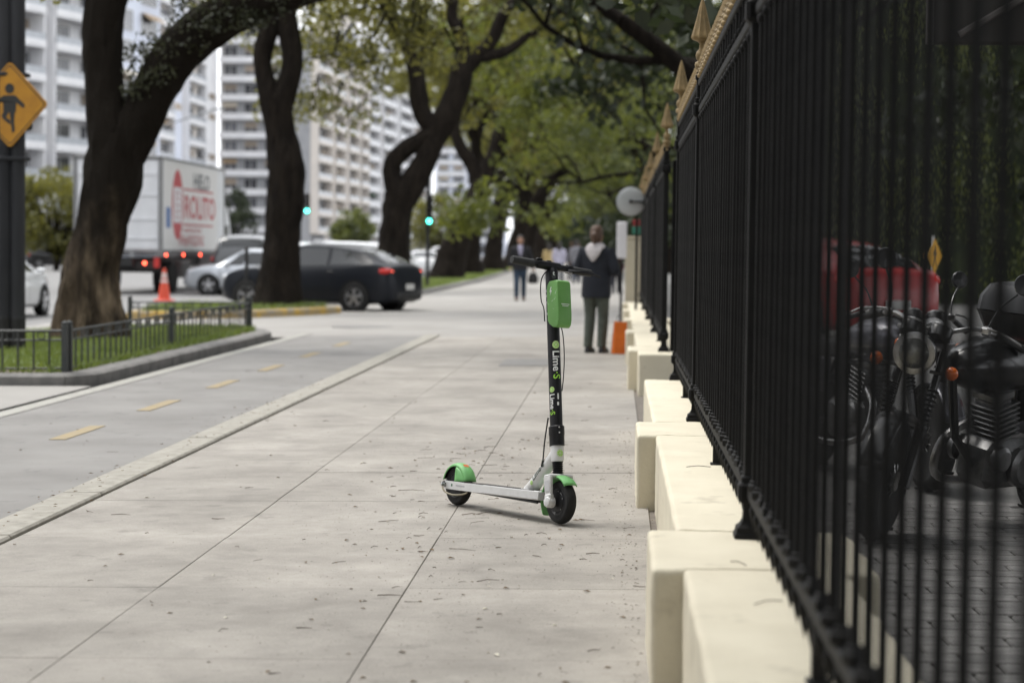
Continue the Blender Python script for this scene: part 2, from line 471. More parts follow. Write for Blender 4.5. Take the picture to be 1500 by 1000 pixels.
# ------------------------------------------------------------------ low cream wall with pilasters
def roughen(o, lv=3, st=.010):
    """hand-laid render: fine mesh, lumpy surface"""
    q = o.modifiers.new('grid', 'SUBSURF'); q.subdivision_type = 'SIMPLE'; q.levels = q.render_levels = lv
    for nm, sz, a in (('lumps', .22, st), ('grain', .035, st * .35)):
        t = bpy.data.textures.get(nm) or bpy.data.textures.new(nm, 'CLOUDS'); t.noise_scale = sz; t.noise_depth = 3
        for dr in 'XZ':
            d = o.modifiers.new(nm, 'DISPLACE'); d.texture = t; d.texture_coords = 'GLOBAL'; d.strength = a; d.mid_level = .5; d.direction = dr
def low_wall(y0, y1, pil, label):
    y0, y1, pil = y0 * K, y1 * K, [p * K for p in pil]
    w = thing('low_wall', label, 'wall', (.43, 0, 0), 0, 'cream walls carrying the iron fence')
    def weight(o, keep):
        at = o.data.attributes.new('bevel_weight_edge', 'FLOAT', 'EDGE')
        for e in o.data.edges:
            a, c = (o.data.vertices[i].co for i in e.vertices)
            if keep(a, c): at.data[e.index].value = 1.0
        m_ = o.modifiers.new('bevel', 'BEVEL'); m_.width = .018; m_.segments = 3; m_.limit_method = 'WEIGHT'
    W_, P_, TOP = .23, .32, .36
    cuts = [y0] + [q for p in pil for q in (p, p + .8) if q < y1] + [y1]
    for a_, c_ in zip(cuts[::2], cuts[1::2]):
        if c_ - a_ < .02: continue
        b = MB(); b.box((0, (a_ + c_) / 2, TOP / 2 - .025), (W_ * 2, c_ - a_, TOP + .05)); o = b.build('wall_body', M_stucco, w, 50)
        weight(o, lambda a, c: (abs(a.y - c.y) > .01 and a.z > .3) or (abs(a.y - c.y) < .01 and (abs(a.y - y0) < .01 or abs(a.y - y1) < .01) and max(a.z, c.z) > .3)); roughen(o, 5)
    for p in pil:
        b = MB(); q = min(p + .8, y1)
        b.prism([(-P_, p), (-W_, p), (W_, p), (P_, p), (P_, q), (W_, q), (-W_, q), (-P_, q)], -.05, TOP); o = b.build('pilaster', M_stucco, w, 50)
        weight(o, lambda a, c: (a.z > .3 and c.z > .3 and not (abs(a.x) < W_ + .01 and abs(c.x) < W_ + .01)) or (abs(a.z - c.z) > .1 and abs(a.x) > P_ - .01)); roughen(o, 4)
    return w
low_wall(.2, 9.97, (1.08, 4.0, 6.93), 'near low cream stucco wall with square pilasters below the black iron fence')
low_wall(12.46, 25.45, (12.95, 15.85, 18.8, 21.75, 24.7), 'far low cream stucco wall beyond the gate gap, ending at the cream pillar')

# ------------------------------------------------------------------ black iron fence with gold tips
FX = .43
def post_meshes():
    b = MB()
    b.cbox((0, 0, 1.35), (.048, .052, 1.70), .005)
    b.cbox((0, 0, 2.0), (.085, .085, .075), .012)                 # upper collar
    b.cbox((0, 0, 2.05), (.066, .066, .03), .006)
    b.cbox((0, 0, 2.17), (.062, .062, .03), .006)
    b.cbox((0, 0, .505), (.084, .084, .065), .01)                 # collar at the bottom rail
    b.cbox((0, 0, .545), (.066, .066, .025), .006)
    f = MB()                                                      # waisted foot on its plate
    prof = [(.052, .357), (.052, .374), (.047, .380), (.045, .395), (.034, .404), (.026, .42), (.024, .45), (.027, .472), (.036, .484)]
    s = []
    for r, z in prof: s.append([(-r, -r, z), (r, -r, z), (r, r, z), (-r, r, z)])
    f.loft(s)
    g = MB()                                                      # finial: base, ball, spear
    g.lathe([(.026, 2.184), (.03, 2.19), (.03, 2.20), (.02, 2.206), (.02, 2.215), (.034, 2.222), (.037, 2.235), (.034, 2.248), (.022, 2.255), (.03, 2.268), (.033, 2.285), (.028, 2.303), (.016, 2.318), (.013, 2.345), (.02, 2.353)], 12)
    fl = lambda k: 1.0 if k % 2 == 0 else .84
    g.lathe([(.012, 2.352), (.05, 2.366), (.059, 2.378), (.056, 2.388), (.044, 2.43), (.031, 2.48), (.018, 2.535), (.007, 2.575), (.0, 2.59)], 20, rfun=fl)
    return b.mesh('post', M_iron), f.mesh('post_foot', M_iron, 30), g.mesh('finial', M_gold, 50)
P_post, P_foot, P_fin = post_meshes()
b = MB(); b.lathe([(.0098, .45), (.0098, 2.15)], 8); b.cbox((0, 0, .535), (.034, .04, .028), .005); b.cbox((0, 0, .553), (.024, .028, .012), .003)
b.lathe([(.013, 1.945), (.017, 1.955), (.017, 1.967), (.01, 1.975)], 8); b.lathe([(.012, 2.03), (.015, 2.04), (.012, 2.05)], 8)
P_bar = b.mesh('bar', M_iron, 50)
b = MB(); b.lathe([(.011, .492), (.012, .475), (.017, .468), (.015, .455), (.011, .44), (.0, .392)], 8)
P_spike = b.mesh('spike', M_iron, 50)
b = MB()
b.lathe([(.014, 2.155), (.026, 2.162), (.029, 2.172), (.024, 2.182), (.015, 2.187), (.024, 2.194), (.026, 2.202), (.019, 2.211), (.011, 2.215)], 10)
b.lathe([(.009, 2.214), (.03, 2.222), (.027, 2.232), (.017, 2.262), (.007, 2.29), (0, 2.312)], 8, rfun=lambda k: 1 if k % 2 == 0 else .72)
P_tip = b.mesh('gold_tip', M_gold, 50)
b = MB(); b.cbox((0, 0, .42), (.03, .036, .16), .004); b.cbox((0, 0, .362), (.05, .06, .012), .003)
P_leg = b.mesh('support_leg', M_iron, 40)

def iron_fence(y0, y1, posts, legs, label, step=.182):
    y0, y1, posts, legs = y0 * K, y1 * K, [p * K for p in posts], [p * K for p in legs]
    f = thing('iron_fence', label, 'fence', (FX, 0, 0), 0, 'black iron fences with gold tips')
    for z, h, w in ((.505, .036, .03), (2.0, .034, .03), (2.14, .032, .036)):
        b = MB(); b.cbox((0, (y0 + y1) / 2, z), (w, y1 - y0, h), .004)
        b.build('rail', M_iron, f, 40)
    b = MB(); b.cbox((0, (y0 + y1) / 2, 2.165), (.02, y1 - y0, .016), .003); b.build('crest_strip', M_gold, f, 40)
    for p in posts:
        share('post', P_post, f, (0, p, 0)); share('post_foot', P_foot, f, (0, p, 0)); share('finial', P_fin, f, (0, p, 0))
    for p in legs: share('support_leg', P_leg, f, (0, p, 0))
    y = y0 + step * .5; rg = random.Random(5)
    while y < y1:
        if min(abs(y - p) for p in posts) > .05:
            share('bar', P_bar, f, (rg.uniform(-.001, .001), y, 0), (0, 0, rg.uniform(0, 1)))
            share('spike', P_spike, f, (0, y, 0)); share('gold_tip', P_tip, f, (0, y, 0), (0, 0, rg.uniform(-.2, .2)))
        y += step
    return f
iron_fence(.9, 10.0, [1.38, 4.46, 7.54, 9.98], [2.95, 6.0, 8.75], 'near black iron fence with gold spear tips, motorcycles parked behind it')
iron_fence(12.75, 25.2, [12.8, 15.9, 18.95, 22.0, 25.05], [14.35, 17.4, 20.45, 23.5], 'far black iron fence with gold tips beyond the gate gap')

# cream pillar, box, white board and round mirror at the far end of the fence
b = MB(); b.cbox((0, 0, .75), (.30, .34, 1.5), .012); b.cbox((0, 0, 1.515), (.34, .38, .04), .01)
tag(b.build('cream_pillar', mat('pillar_cream', (.50, .45, .34), .85, c2=(.44, .4, .3), scale=5, bump=.3), M=T(.30, 25.75 * K, 0)), 'cream square pillar at the far end of the low wall', 'pillar')
t = thing('meter_box', 'small box with red top and green front on the cream pillar', 'box', (.34, 25.70, 1.54))
b = MB(); b.cbox((0, 0, .10), (.14, .12, .14), .01); b.build('case', mat('box_green', (.03, .18, .12), .5), t)
b = MB(); b.cbox((0, 0, .235), (.13, .12, .12), .01); b.build('cover', mat('box_red', (.22, .015, .015), .5), t)
t = thing('notice_board', 'tall narrow white board on a post beside the cream pillar', 'notice board', (.075, 24.2, 0))
b = MB(); b.cbox((0, 0, 1.45), (.17, .03, .62), .012); b.build('panel', mat('board_white', (.68, .68, .70), .5), t)
b = MB(); b.tube([(0, .03, .0), (0, .03, 1.8)], .022); b.build('post', M_iron, t)
t = thing('traffic_mirror', 'round grey mirror disc on an arm from the far fence', 'mirror', (.20, 22.0, 2.03))
b = MB(); b.lathe([(0, .0), (.12, .004), (.2, .016), (.222, .03), (.222, .045), (.2, .05), (0, .055)], 32, RX(R(-90)) @ Mx.Identity(4))
b.build('disc', mat('mirror_grey', (.36, .38, .38), .45, c2=(.42, .44, .44), scale=4), t)
b = MB(); b.tube([(-.02, -.035, -.005), (.08, -.03, -.005), (.23, .0, -.01)], .014, 8); b.cbox((0, -.015, 0), (.05, .03, .05), .005); b.build('arm', M_iron, t)
b = MB(); b.tube([(.1, .06, -.2), (.1, .06, -2.03)], .02, 8); b.build('post', M_iron, t)

# ------------------------------------------------------------------ planting bed with kerb, lawn and low railing
bed = [(-9.2, 13.45), (-5.28, 13.45), (-5.06, 13.75), (-5.06, 19.9), (-5.1, 20.9), (-5.35, 21.6), (-5.8, 21.95), (-8.1, 22.25), (-9.2, 19.5)]
def ring(name, poly, wdt, h, m, label=None, cat=None, depth=.12):
    """kerb that follows poly: outer line poly, inner line pulled in by wdt"""
    n = len(poly); cx = sum(p[0] for p in poly) / n; cy = sum(p[1] for p in poly) / n
    b = MB(); inn = []
    for i in range(n):
        a = V(poly[i - 1]); p = V(poly[i]); c = V(poly[(i + 1) % n])
        n1 = V((-(p - a).y, (p - a).x)).normalized(); n2 = V((-(c - p).y, (c - p).x)).normalized()
        d = (n1 + n2).normalized()
        if d.dot(V((cx, cy)) - p) < 0: d = -d
        inn.append(p + d * wdt)
    for i in range(n):
        j = (i + 1) % n
        L_ = (V(poly[j]) - V(poly[i])).length; k = max(1, int(L_ / 1.0))
        for q in range(k):
            a = V(poly[i]).lerp(V(poly[j]), q / k); c = V(poly[i]).lerp(V(poly[j]), (q + 1) / k)
            ai = inn[i].lerp(inn[j], q / k); ci = inn[i].lerp(inn[j], (q + 1) / k)
            g = (c - a).normalized() * .004; a, c, ai, ci = a + g, c - g, ai + g, ci - g
            s = []
            for o_, i_ in ((a, ai), (c, ci)):
                z = gz(o_.x); o2 = o_.lerp(i_, .16)
                s.append([(o_.x, o_.y, z - depth), (o_.x, o_.y, z + h * .75), (o2.x, o2.y, z + h), (i_.x, i_.y, z + h), (i_.x, i_.y, z - depth)])
            b.loft(s)
    o = b.build(name, m, smooth=20); fix_normals(o)
    if label: tag(o, label, cat)
    else: tag(o, kind='structure')
    return inn
bed = [(x, y * K) for x, y in bed]
inn = ring('kerb', bed, .24, .10, M_kerb)
b = MB(); b.add([(p.x, p.y, gz(p.x) + .10) for p in inn], [tuple(range(len(inn)))])
o = b.build('bed_soil', M_earth, smooth=0); tag(o, kind='structure')
if o.data.polygons[0].normal.z < 0: o.data.flip_normals()
def inpoly(x, y, poly):
    c = False; n = len(poly)
    for i in range(n):
        x1, y1 = poly[i]; x2, y2 = poly[(i + 1) % n]
        if (y1 > y) != (y2 > y) and x < (x2 - x1) * (y - y1) / (y2 - y1) + x1: c = not c
    return c
def grass(name, poly, z, n, h, seed, w=.012, bare=None):
    rg = random.Random(seed); b = MB()
    xs = [p[0] for p in poly]; ys = [p[1] for p in poly]; k = 0
    while k < n:
        x = rg.uniform(min(xs), max(xs)); y = rg.uniform(min(ys), max(ys))
        if not inpoly(x, y, poly): continue
        k += 1
        if NZ.noise(V((x * .9, y * .9, seed))) < -.28 and rg.random() < .75: continue
        if bare and any((x - bx) ** 2 + (y - by) ** 2 < br * br for bx, by, br in bare) and rg.random() < .9: continue
        hh = h * rg.uniform(.5, 1.3); a = rg.uniform(0, 6.28); dx, dy = math.cos(a) * w, math.sin(a) * w; lx, ly = rg.gauss(0, .5) * hh, rg.gauss(0, .5) * hh
        zz = gz(x) + z
        b.v += [(x - dx, y - dy, zz), (x + dx, y + dy, zz), (x + lx, y + ly, zz + hh)]
        q = len(b.v); b.f.append((q - 3, q - 2, q - 1)); b.m.append(0)
    return tag(b.build(name, M_grass, smooth=0), kind='stuff')
grass('bed_grass', [tuple(p) for p in inn], .10, 42000, .075, 1, bare=[(-7.25, 16.8 * K, .5), (-7.1, 19 * K, .85)])

M_rail = mat('dark_railing_paint', (.03, .034, .034), .5, c2=(.045, .048, .046), scale=10)
b = MB(); b.tube([(0, 0, .02), (0, 0, .40)], .0105, 6); P_rb = b.mesh('bar', M_rail)
b = MB(); b.cbox((0, 0, .22), (.06, .06, .48), .006); b.lathe([(.03, .46), (.036, .475), (.03, .492), (0, .505)], 8); P_rp = b.mesh('post', M_rail)
def railing(pts, label):
    """low railing along pts; a post at each point"""
    t = thing('low_railing', label, 'railing', (pts[0][0], pts[0][1], 0), 0, 'low railings round the planting bed')
    pts = [(x, y * K) for x, y in pts]; o0 = V((pts[0][0], pts[0][1]))
    for i, p in enumerate(pts):
        share('post', P_rp, t, (p[0] - o0.x, p[1] - o0.y, gz(p[0]) + .1))
    for a, c in zip(pts, pts[1:]):
        a = V(a); c = V(c); L_ = (c - a).length; n = int(L_ / (.15 if abs(c.y - a.y) < 1.5 else .25)); rb = MB()
        for z in (.04, .315, .405):
            rb.tube([(a.x - o0.x, a.y - o0.y, gz(a.x) + .1 + z), (c.x - o0.x, c.y - o0.y, gz(c.x) + .1 + z)], .012 if z > .4 else .009, 6)
        rb.build('rail', M_rail, t)
        cir = MB()
        for k in range(1, n):
            p = a.lerp(c, k / n); share('bar', P_rb, t, (p.x - o0.x, p.y - o0.y, gz(p.x) + .1))
            if k % 2 == 0:
                an = math.atan2(c.y - a.y, c.x - a.x)
                q = a.lerp(c, (k + .5) / n)
                cir.tube([(q.x - o0.x + math.cos(an) * .038 * math.cos(w), q.y - o0.y + math.sin(an) * .038 * math.cos(w), gz(q.x) + .46 + .038 * math.sin(w)) for w in [6.2832 * j / 8 for j in range(9)]], .006, 5)
        cir.build('ring_ornament', M_rail, t)
railing([(-9.0, 13.62), (-7.2, 13.62), (-5.36, 13.66)], 'low dark railing across the near end of the grass bed, before the black pole')
railing([(-5.34, 13.72), (-5.48, 17.36), (-5.55, 21.4)], 'low dark railing along the bike lane side of the grass bed')
railing([(-5.6, 21.44), (-7.55, 21.85)], 'low dark railing across the far end of the grass bed')

# yellow-edged kerb island round the second tree
isl = [(-9.4, 27.0), (-7.3, 27.5), (-6.4, 28.5), (-5.75, 29.55), (-5.95, 29.75), (-6.8, 29.95), (-8.2, 30.3), (-9.4, 30.6)]
isl = [(x, y * K) for x, y in isl]
inn2 = ring('kerb_island', isl, .26, .14, M_yellow_kerb)
b = MB(); b.add([(p.x, p.y, gz(p.x) + .11) for p in inn2], [tuple(range(len(inn2)))]); o = b.build('island_soil', M_earth, smooth=0); tag(o, kind='structure')
if o.data.polygons[0].normal.z < 0: o.data.flip_normals()
grass('island_grass', [tuple(p) for p in inn2], .11, 5000, .13, 2, .02)
# verge with the rest of the tree row
vg = [(-8.2, 34.5), (-5.8, 34.5), (-5.8, 60), (-9.0, 165), (-12.5, 165), (-8.6, 60)]
vg = [(x, y * K) for x, y in vg]
ring('verge_kerb', vg, .2, .12, M_kerb)
b = MB(); b.add([(x, y, gz(x) + .10) for x, y in vg], [tuple(range(len(vg)))]); tag(b.build('verge', M_earth, smooth=0), kind='structure')
grass('verge_grass', [(x, y * K) for x, y in ((-8.0, 34.8), (-6.0, 34.8), (-6.0, 60), (-7.2, 100), (-10.3, 100), (-8.4, 60))], .10, 30000, .12, 3, .03)

# ------------------------------------------------------------------ trees
def tree_jit(seed, amp=.16, f=1.6):
    def j(i, k, p):
        return 1 + amp * NZ.noise(V((p.x * f + k * .75 + seed, p.y * f, p.z * f * .8))) + .07 * NZ.noise(V((k * 2.3, p.z * 3, seed))) + .05 * NZ.noise(V((k * 1.1, p.z * 9, seed + 4)))
    return j
def leaves(b, c, r, n, size, rg, mi=0):
    c = V(c)
    for _ in range(n):
        while True:
            p = V((rg.uniform(-1, 1), rg.uniform(-1, 1), rg.uniform(-1, 1)))
            if p.length_squared < 1: break
        p = V((p.x * r[0], p.y * r[1], p.z * r[2])) + c
        d = V((rg.gauss(0, 1), rg.gauss(0, 1), rg.gauss(0, .6))).normalized()
        u = d.orthogonal().normalized(); w = d.cross(u)
        a = rg.uniform(0, 6.28); u, w = u * math.cos(a) + w * math.sin(a), w * math.cos(a) - u * math.sin(a)
        s = size * rg.uniform(.6, 1.35)
        u *= s * .5; w *= s * .26
        q = len(b.v)
        b.v += [tuple(p - u), tuple(p + w), tuple(p + u), tuple(p - w)]
        b.f.append((q, q + 1, q + 2, q + 3)); b.m.append(mi)
def grow(wood, leaf, p, d, r, L_, depth, rg, lsize, ln, bias=V((0, 0, .12)), sides=7):
    """a crooked limb that forks; leaf sprays along the thin wood"""
    pts = [p]; rad = [r]; n = 4
    for i in range(n):
        d = (d + V((rg.gauss(0, .24), rg.gauss(0, .24), rg.gauss(0, .18))) + bias * .5).normalized()
        p = p + d * (L_ / n); pts.append(p); rad.append(r * (1 - .42 * (i + 1) / n))
    wood.tube(pts, rad, sides if depth > 1 else 5, jit=tree_jit(rg.random() * 9, .14))
    if depth <= 1:
        for q in pts[1:]:
            leaves(leaf, q, (L_ * .42, L_ * .42, L_ * .26), ln, lsize, rg)
    if depth > 0:
        for k in range(2 if rg.random() < .7 else 3):
            a = V((rg.gauss(0, 1), rg.gauss(0, 1), rg.gauss(.1, .5))).normalized()
            nd = (d * .75 + a * .75).normalized()
            grow(wood, leaf, pts[-1], nd, rad[-1] * .8, L_ * rg.uniform(.68, .9), depth - 1, rg, lsize, ln, bias, sides)
        if depth > 1:
            a = V((rg.gauss(0, 1), rg.gauss(0, 1), .2)).normalized()
            grow(wood, leaf, pts[2], (d * .4 + a).normalized(), rad[2] * .5, L_ * .7, depth - 2, rg, lsize, ln, bias, sides)

ROW = 'crooked street trees along the bike lane'
def tree(label, loc, limbs, ends, seed, clumps=(), lsize=.2, ln=26, lmat=None, bark=None, group=ROW, clen=2.6, depth=3, extra=None, name='street_tree'):
    """limbs: polylines (points, radii) in world space; ends: (point, direction, radius) from which the crown grows"""
    rg = random.Random(seed)
    t = thing(name, label, 'tree', loc, 0, group)
    o = V(loc); wood = MB(); leaf = MB(); twig = MB(); limb = MB()
    for i, (pts, rad) in enumerate(limbs):
        sp = spline([V(p) - o for p in pts], 5)
        rr = [interp(list(range(len(rad))), rad, k / 5) for k in range(len(sp))]
        wood.tube(sp, rr, 20, jit=tree_jit(seed + i * 3, .2, 1.9))
    for p, d, r in ends:
        grow(wood, leaf, V(p) - o, V(d).normalized(), r, clen, depth, rg, lsize, ln)
    for c, r, n in clumps:
        c = V(c) - o
        for _ in range(max(3, n // 60)):
            cc = c + V((rg.uniform(-1, 1) * r[0], rg.uniform(-1, 1) * r[1], rg.uniform(-1, 1) * r[2])) * .8
            leaves(leaf, cc, (r[0] * .38, r[1] * .38, r[2] * .3), 60, lsize, rg)
            twig.tube([cc + V((0, 0, .5)), cc + V((rg.uniform(-.3, .3), rg.uniform(-.3, .3), 0)), cc + V((rg.uniform(-.8, .8), rg.uniform(-.8, .8), -.2))], [.035, .025, .012], 5)
    wood.build('trunk', bark or M_bark, t, 60)
    if limb.v: limb.build('limb', M_bark, t, 60)
    if twig.v: tag(twig.build('twigs', bark or M_bark, t, 60), kind='stuff')
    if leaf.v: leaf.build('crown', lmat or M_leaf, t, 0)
    return t

# first tree: worn trunk in the bed, heavy limb reaching over the lane
Y = 19.0
m1 = [([(-7.15, Y, -.1), (-7.13, Y, .45), (-7.1, Y, .95), (-6.93, Y, 1.6), (-6.8, Y, 2.25), (-6.73, Y, 2.75)], [.54, .44, .36, .345, .37, .385]),
      ([(-6.78, Y, 2.55), (-6.88, Y, 3.0), (-6.93, Y, 3.6), (-6.94, Y, 4.2), (-6.86, Y, 4.9), (-6.9, Y - .1, 5.8), (-7.2, Y, 6.8)], [.34, .29, .26, .27, .30, .26, .2]),
      ([(-6.68, Y, 2.55), (-6.45, Y, 2.95), (-6.2, Y, 3.4), (-5.98, Y, 3.8), (-5.66, Y, 4.1), (-5.2, Y - .1, 4.35), (-4.6, Y - .2, 4.58), (-3.9, Y - .3, 4.78), (-3.0, Y - .3, 5.3), (-2.2, Y, 5.9)], [.33, .30, .285, .31, .31, .29, .26, .22, .2, .16])]
t1 = tree('thick worn leaning trunk in the railed grass bed, its heavy limb reaching over the lane', (-7.15, Y, -.1), m1,
     [((-7.2, Y, 6.7), (-.3, .2, 1), .18), ((-2.3, Y, 5.8), (.8, .2, .5), .15), ((-3.9, Y - .3, 4.9), (.1, .6, .8), .12)], 11, lsize=.13, ln=30, bark=M_barkworn)
rg = random.Random(8); b = MB()
for i in range(70):
    k = rg.random() ** .8; p = V((-6.4, Y, 3.2)).lerp(V((-5.9, Y, 3.95)), min(1, k * 2)) if k < .4 else V((-5.9, Y, 4.0)).lerp(V((-3.6, Y - .3, 4.85)), (k - .4) / .6)
    leaves(b, p + V((rg.uniform(-.3, .12), rg.uniform(-.4, .2), rg.uniform(-.25, .4))) - V((-7.15, Y, -.1)), (.22, .22, .16), 60, .07, rg)
b.build('moss', M_moss, t1, 0)
Y = 29.5
m2 = [([(-7.07, Y, -.1), (-7.05, Y, .3), (-7.02, Y, .8), (-6.97, Y, 1.6), (-6.93, Y, 2.3), (-6.9, Y, 2.95), (-7.03, Y, 3.6), (-7.13, Y, 4.3)], [.60, .48, .40, .37, .37, .39, .31, .34]),
      ([(-7.18, Y, 4.2), (-7.38, Y, 4.8), (-7.42, Y, 5.3), (-7.24, Y, 5.9), (-7.15, Y, 6.5), (-7.2, Y, 7.6)], [.27, .20, .19, .22, .3, .24]),
      ([(-7.05, Y, 4.2), (-6.84, Y, 4.8), (-6.80, Y, 5.3), (-6.93, Y, 5.95), (-7.0, Y, 6.5), (-6.5, Y, 7.5)], [.27, .23, .21, .22, .3, .2]),
      ([(-6.9, Y, 2.7), (-6.68, Y, 2.95), (-6.62, Y - .05, 3.05)], [.2, .14, .04])]
tree('upright knobbly trunk on the yellow-edged island, split by a narrow gap high up', (-7.07, Y, -.1), m2,
     [((-7.2, Y, 7.4), (-.4, .1, 1), .2), ((-6.5, Y, 7.4), (.7, .2, .7), .18)], 12,
     clumps=[((-4.6, 31, 6.0), (1.7, 1.6, 1.2), 1500), ((-6.2, 31, 7.0), (2.0, 1.6, 1.0), 1000), ((-8.4, 29, 6.6), (1.2, 1.4, .6), 260)], lsize=.15)
Y = 45.0
m3 = [([(-7.15, Y, -.1), (-7.1, Y, .7), (-7.06, Y, 1.6), (-6.97, Y, 2.4), (-6.88, Y, 3.0)], [.72, .55, .49, .47, .5]),
      ([(-6.95, Y, 2.9), (-7.12, Y, 3.5), (-7.12, Y, 4.0), (-6.75, Y, 4.4), (-6.2, Y, 4.72), (-5.7, Y, 5.05)], [.4, .31, .29, .28, .31, .36]),
      ([(-6.8, Y, 2.9), (-6.4, Y, 3.5), (-6.1, Y, 4.1), (-5.85, Y, 4.7), (-5.55, Y, 5.3), (-5.2, Y, 6.0), (-4.98, Y, 6.8), (-4.85, Y, 7.3)], [.45, .42, .37, .36, .40, .38, .34, .3]),
      ([(-5.75, Y, 5.0), (-6.1, Y, 5.35), (-6.3, Y, 5.8), (-6.4, Y, 6.6), (-6.6, Y, 7.5), (-7.0, Y, 8.2), (-7.6, Y, 9.2)], [.3, .3, .29, .27, .24, .21, .16]),
      ([(-4.95, Y, 6.9), (-4.5, Y, 7.35), (-4.0, Y, 7.9), (-3.6, Y, 8.8), (-2.6, Y, 9.6)], [.3, .24, .21, .2, .14]),
      ([(-4.9, Y, 7.1), (-4.98, Y, 7.9), (-5.3, Y, 8.6), (-5.2, Y, 9.6)], [.25, .21, .19, .14]),
      ([(-6.55, Y, 7.3), (-6.0, Y, 7.7), (-5.5, Y, 8.2)], [.14, .13, .12]),
      ([(-4.6, Y, 7.3), (-3.6, Y, 7.5), (-2.8, Y, 8.1)], [.2, .16, .1])]
tree('crooked dark trunk with a loop and open fork, just behind the dark hatchback', (-7.15, Y, -.1), m3,
     [((-7.6, Y, 9.1), (-.5, .1, .8), .15), ((-2.6, Y, 9.5), (.8, 0, .4), .13), ((-5.2, Y, 9.5), (.1, .2, 1), .13), ((-2.8, Y, 8.0), (.9, -.1, .2), .1)], 13,
     clumps=[((-9.0, 44, 6.4), (2.1, 1.6, 1.7), 1900), ((-8.3, 44.5, 8.7), (2.2, 1.6, 1.0), 1100), ((-4.2, 46, 5.4), (.7, 1.2, .8), 90), ((-1.6, 46, 8.6), (2, 2, 1), 900), ((-10.5, 45, 8.4), (1.8, 1.6, 1.2), 800)], lsize=.19)
Y = 60.0
m4 = [([(-7.2, Y, -.1), (-7.0, Y, .8), (-6.7, Y, 1.9), (-6.3, Y, 2.8), (-5.9, Y, 3.5), (-5.6, Y, 4.2)], [.85, .66, .58, .52, .5, .48]),
      ([(-5.7, Y, 4.0), (-6.15, Y, 4.8), (-6.6, Y, 5.5), (-6.9, Y, 6.3), (-6.7, Y, 7.6)], [.36, .3, .26, .22, .18]),
      ([(-5.6, Y, 4.1), (-5.2, Y, 5.2), (-4.8, Y, 6.5), (-3.9, Y, 7.6), (-2.8, Y, 8.4)], [.42, .38, .33, .28, .2]),
      ([(-4.9, Y, 6.3), (-5.2, Y, 7.5), (-4.7, Y, 8.6)], [.25, .2, .15]), ([(-5.3, Y, 5.0), (-4.2, Y, 5.4), (-3.2, Y, 6.2)], [.25, .2, .13])]
tree('dark trunk leaning far over the path, fourth of the row, rising from the grass verge', (-7.2, Y, -.1), m4,
     [((-6.7, Y, 7.5), (-.4, .1, .9), .16), ((-2.9, Y, 8.3), (.8, .1, .5), .16), ((-4.7, Y, 8.5), (0, .2, 1), .13), ((-3.2, Y, 6.1), (.9, .1, .1), .12)], 14,
     clumps=[((-4.2, 60, 4.9), (.9, 1.5, 1.0), 180), ((-2.0, 59, 6.0), (1.4, 1.5, 1.3), 400)], lsize=.24)
# the upper bark of the first tree is the dark kind
# the rest of the row: three kinds, repeated with their own size and turn
def row_tree(seed, label, loc):
    rg = random.Random(seed); o = V(loc); lean = rg.uniform(.1, .26)
    top = o + V((lean * 5, rg.uniform(-.3, .3), 4.5))
    m = [([o, o.lerp(top, .25) + V((-.1, 0, 0)), o.lerp(top, .5) + V((-.12, .05, 0)), o.lerp(top, .78), top], [.85, .56, .48, .45, .46])]
    ends = []
    for k in range(3):
        a = rg.uniform(-.4, .4) + k * 2.1; d = V((math.cos(a) * .8 + .25, math.sin(a) * .6, 1)).normalized()
        q = [top - V((0, 0, .3)), top + d * 1.2 + V((rg.uniform(-.3, .3), 0, 0)), top + d * 2.6 + V((rg.uniform(-.5, .5), 0, 0)), top + d * 4.0]
        m.append((q, [.36, .3, .25, .2])); ends.append((q[-1], d + V((0, 0, -.3)), .19)); ends.append((q[2], V((d.x + rg.uniform(-.8, .8), d.y - .4, .55)), .13))
    return tree(label, loc, m, ends, seed, lsize=.21, ln=26, clen=2.7, depth=4)
kinds = [row_tree(31, 'fifth dark trunk of the row, upright, left of the man with the black bag', (-7.6, 73, -.1)),
         row_tree(32, 'sixth tree of the row with dark forked limbs, behind the man with the black bag', (-7.5, 86, -.1)),
         row_tree(35, 'seventh tree of the row, a dark trunk left of the group of walkers', (-7.4, 100, -.1))]
for i, (x, y, s, a, l) in enumerate([(-7.3, 115, 1.05, .9, 'eighth tree of the row, far down the walk over the walkers'), (-7.0, 131, 1.1, 2.2, 'ninth tree of the row, small dark trunk beyond the walkers'), (-6.5, 150, 1.2, 4.0, 'last tree at the far end of the row, closing the view')]):
    d_ = dup(kinds[i], loc=(x, y, -.1), rz=a, label=l); d_.scale = (s, s, s)

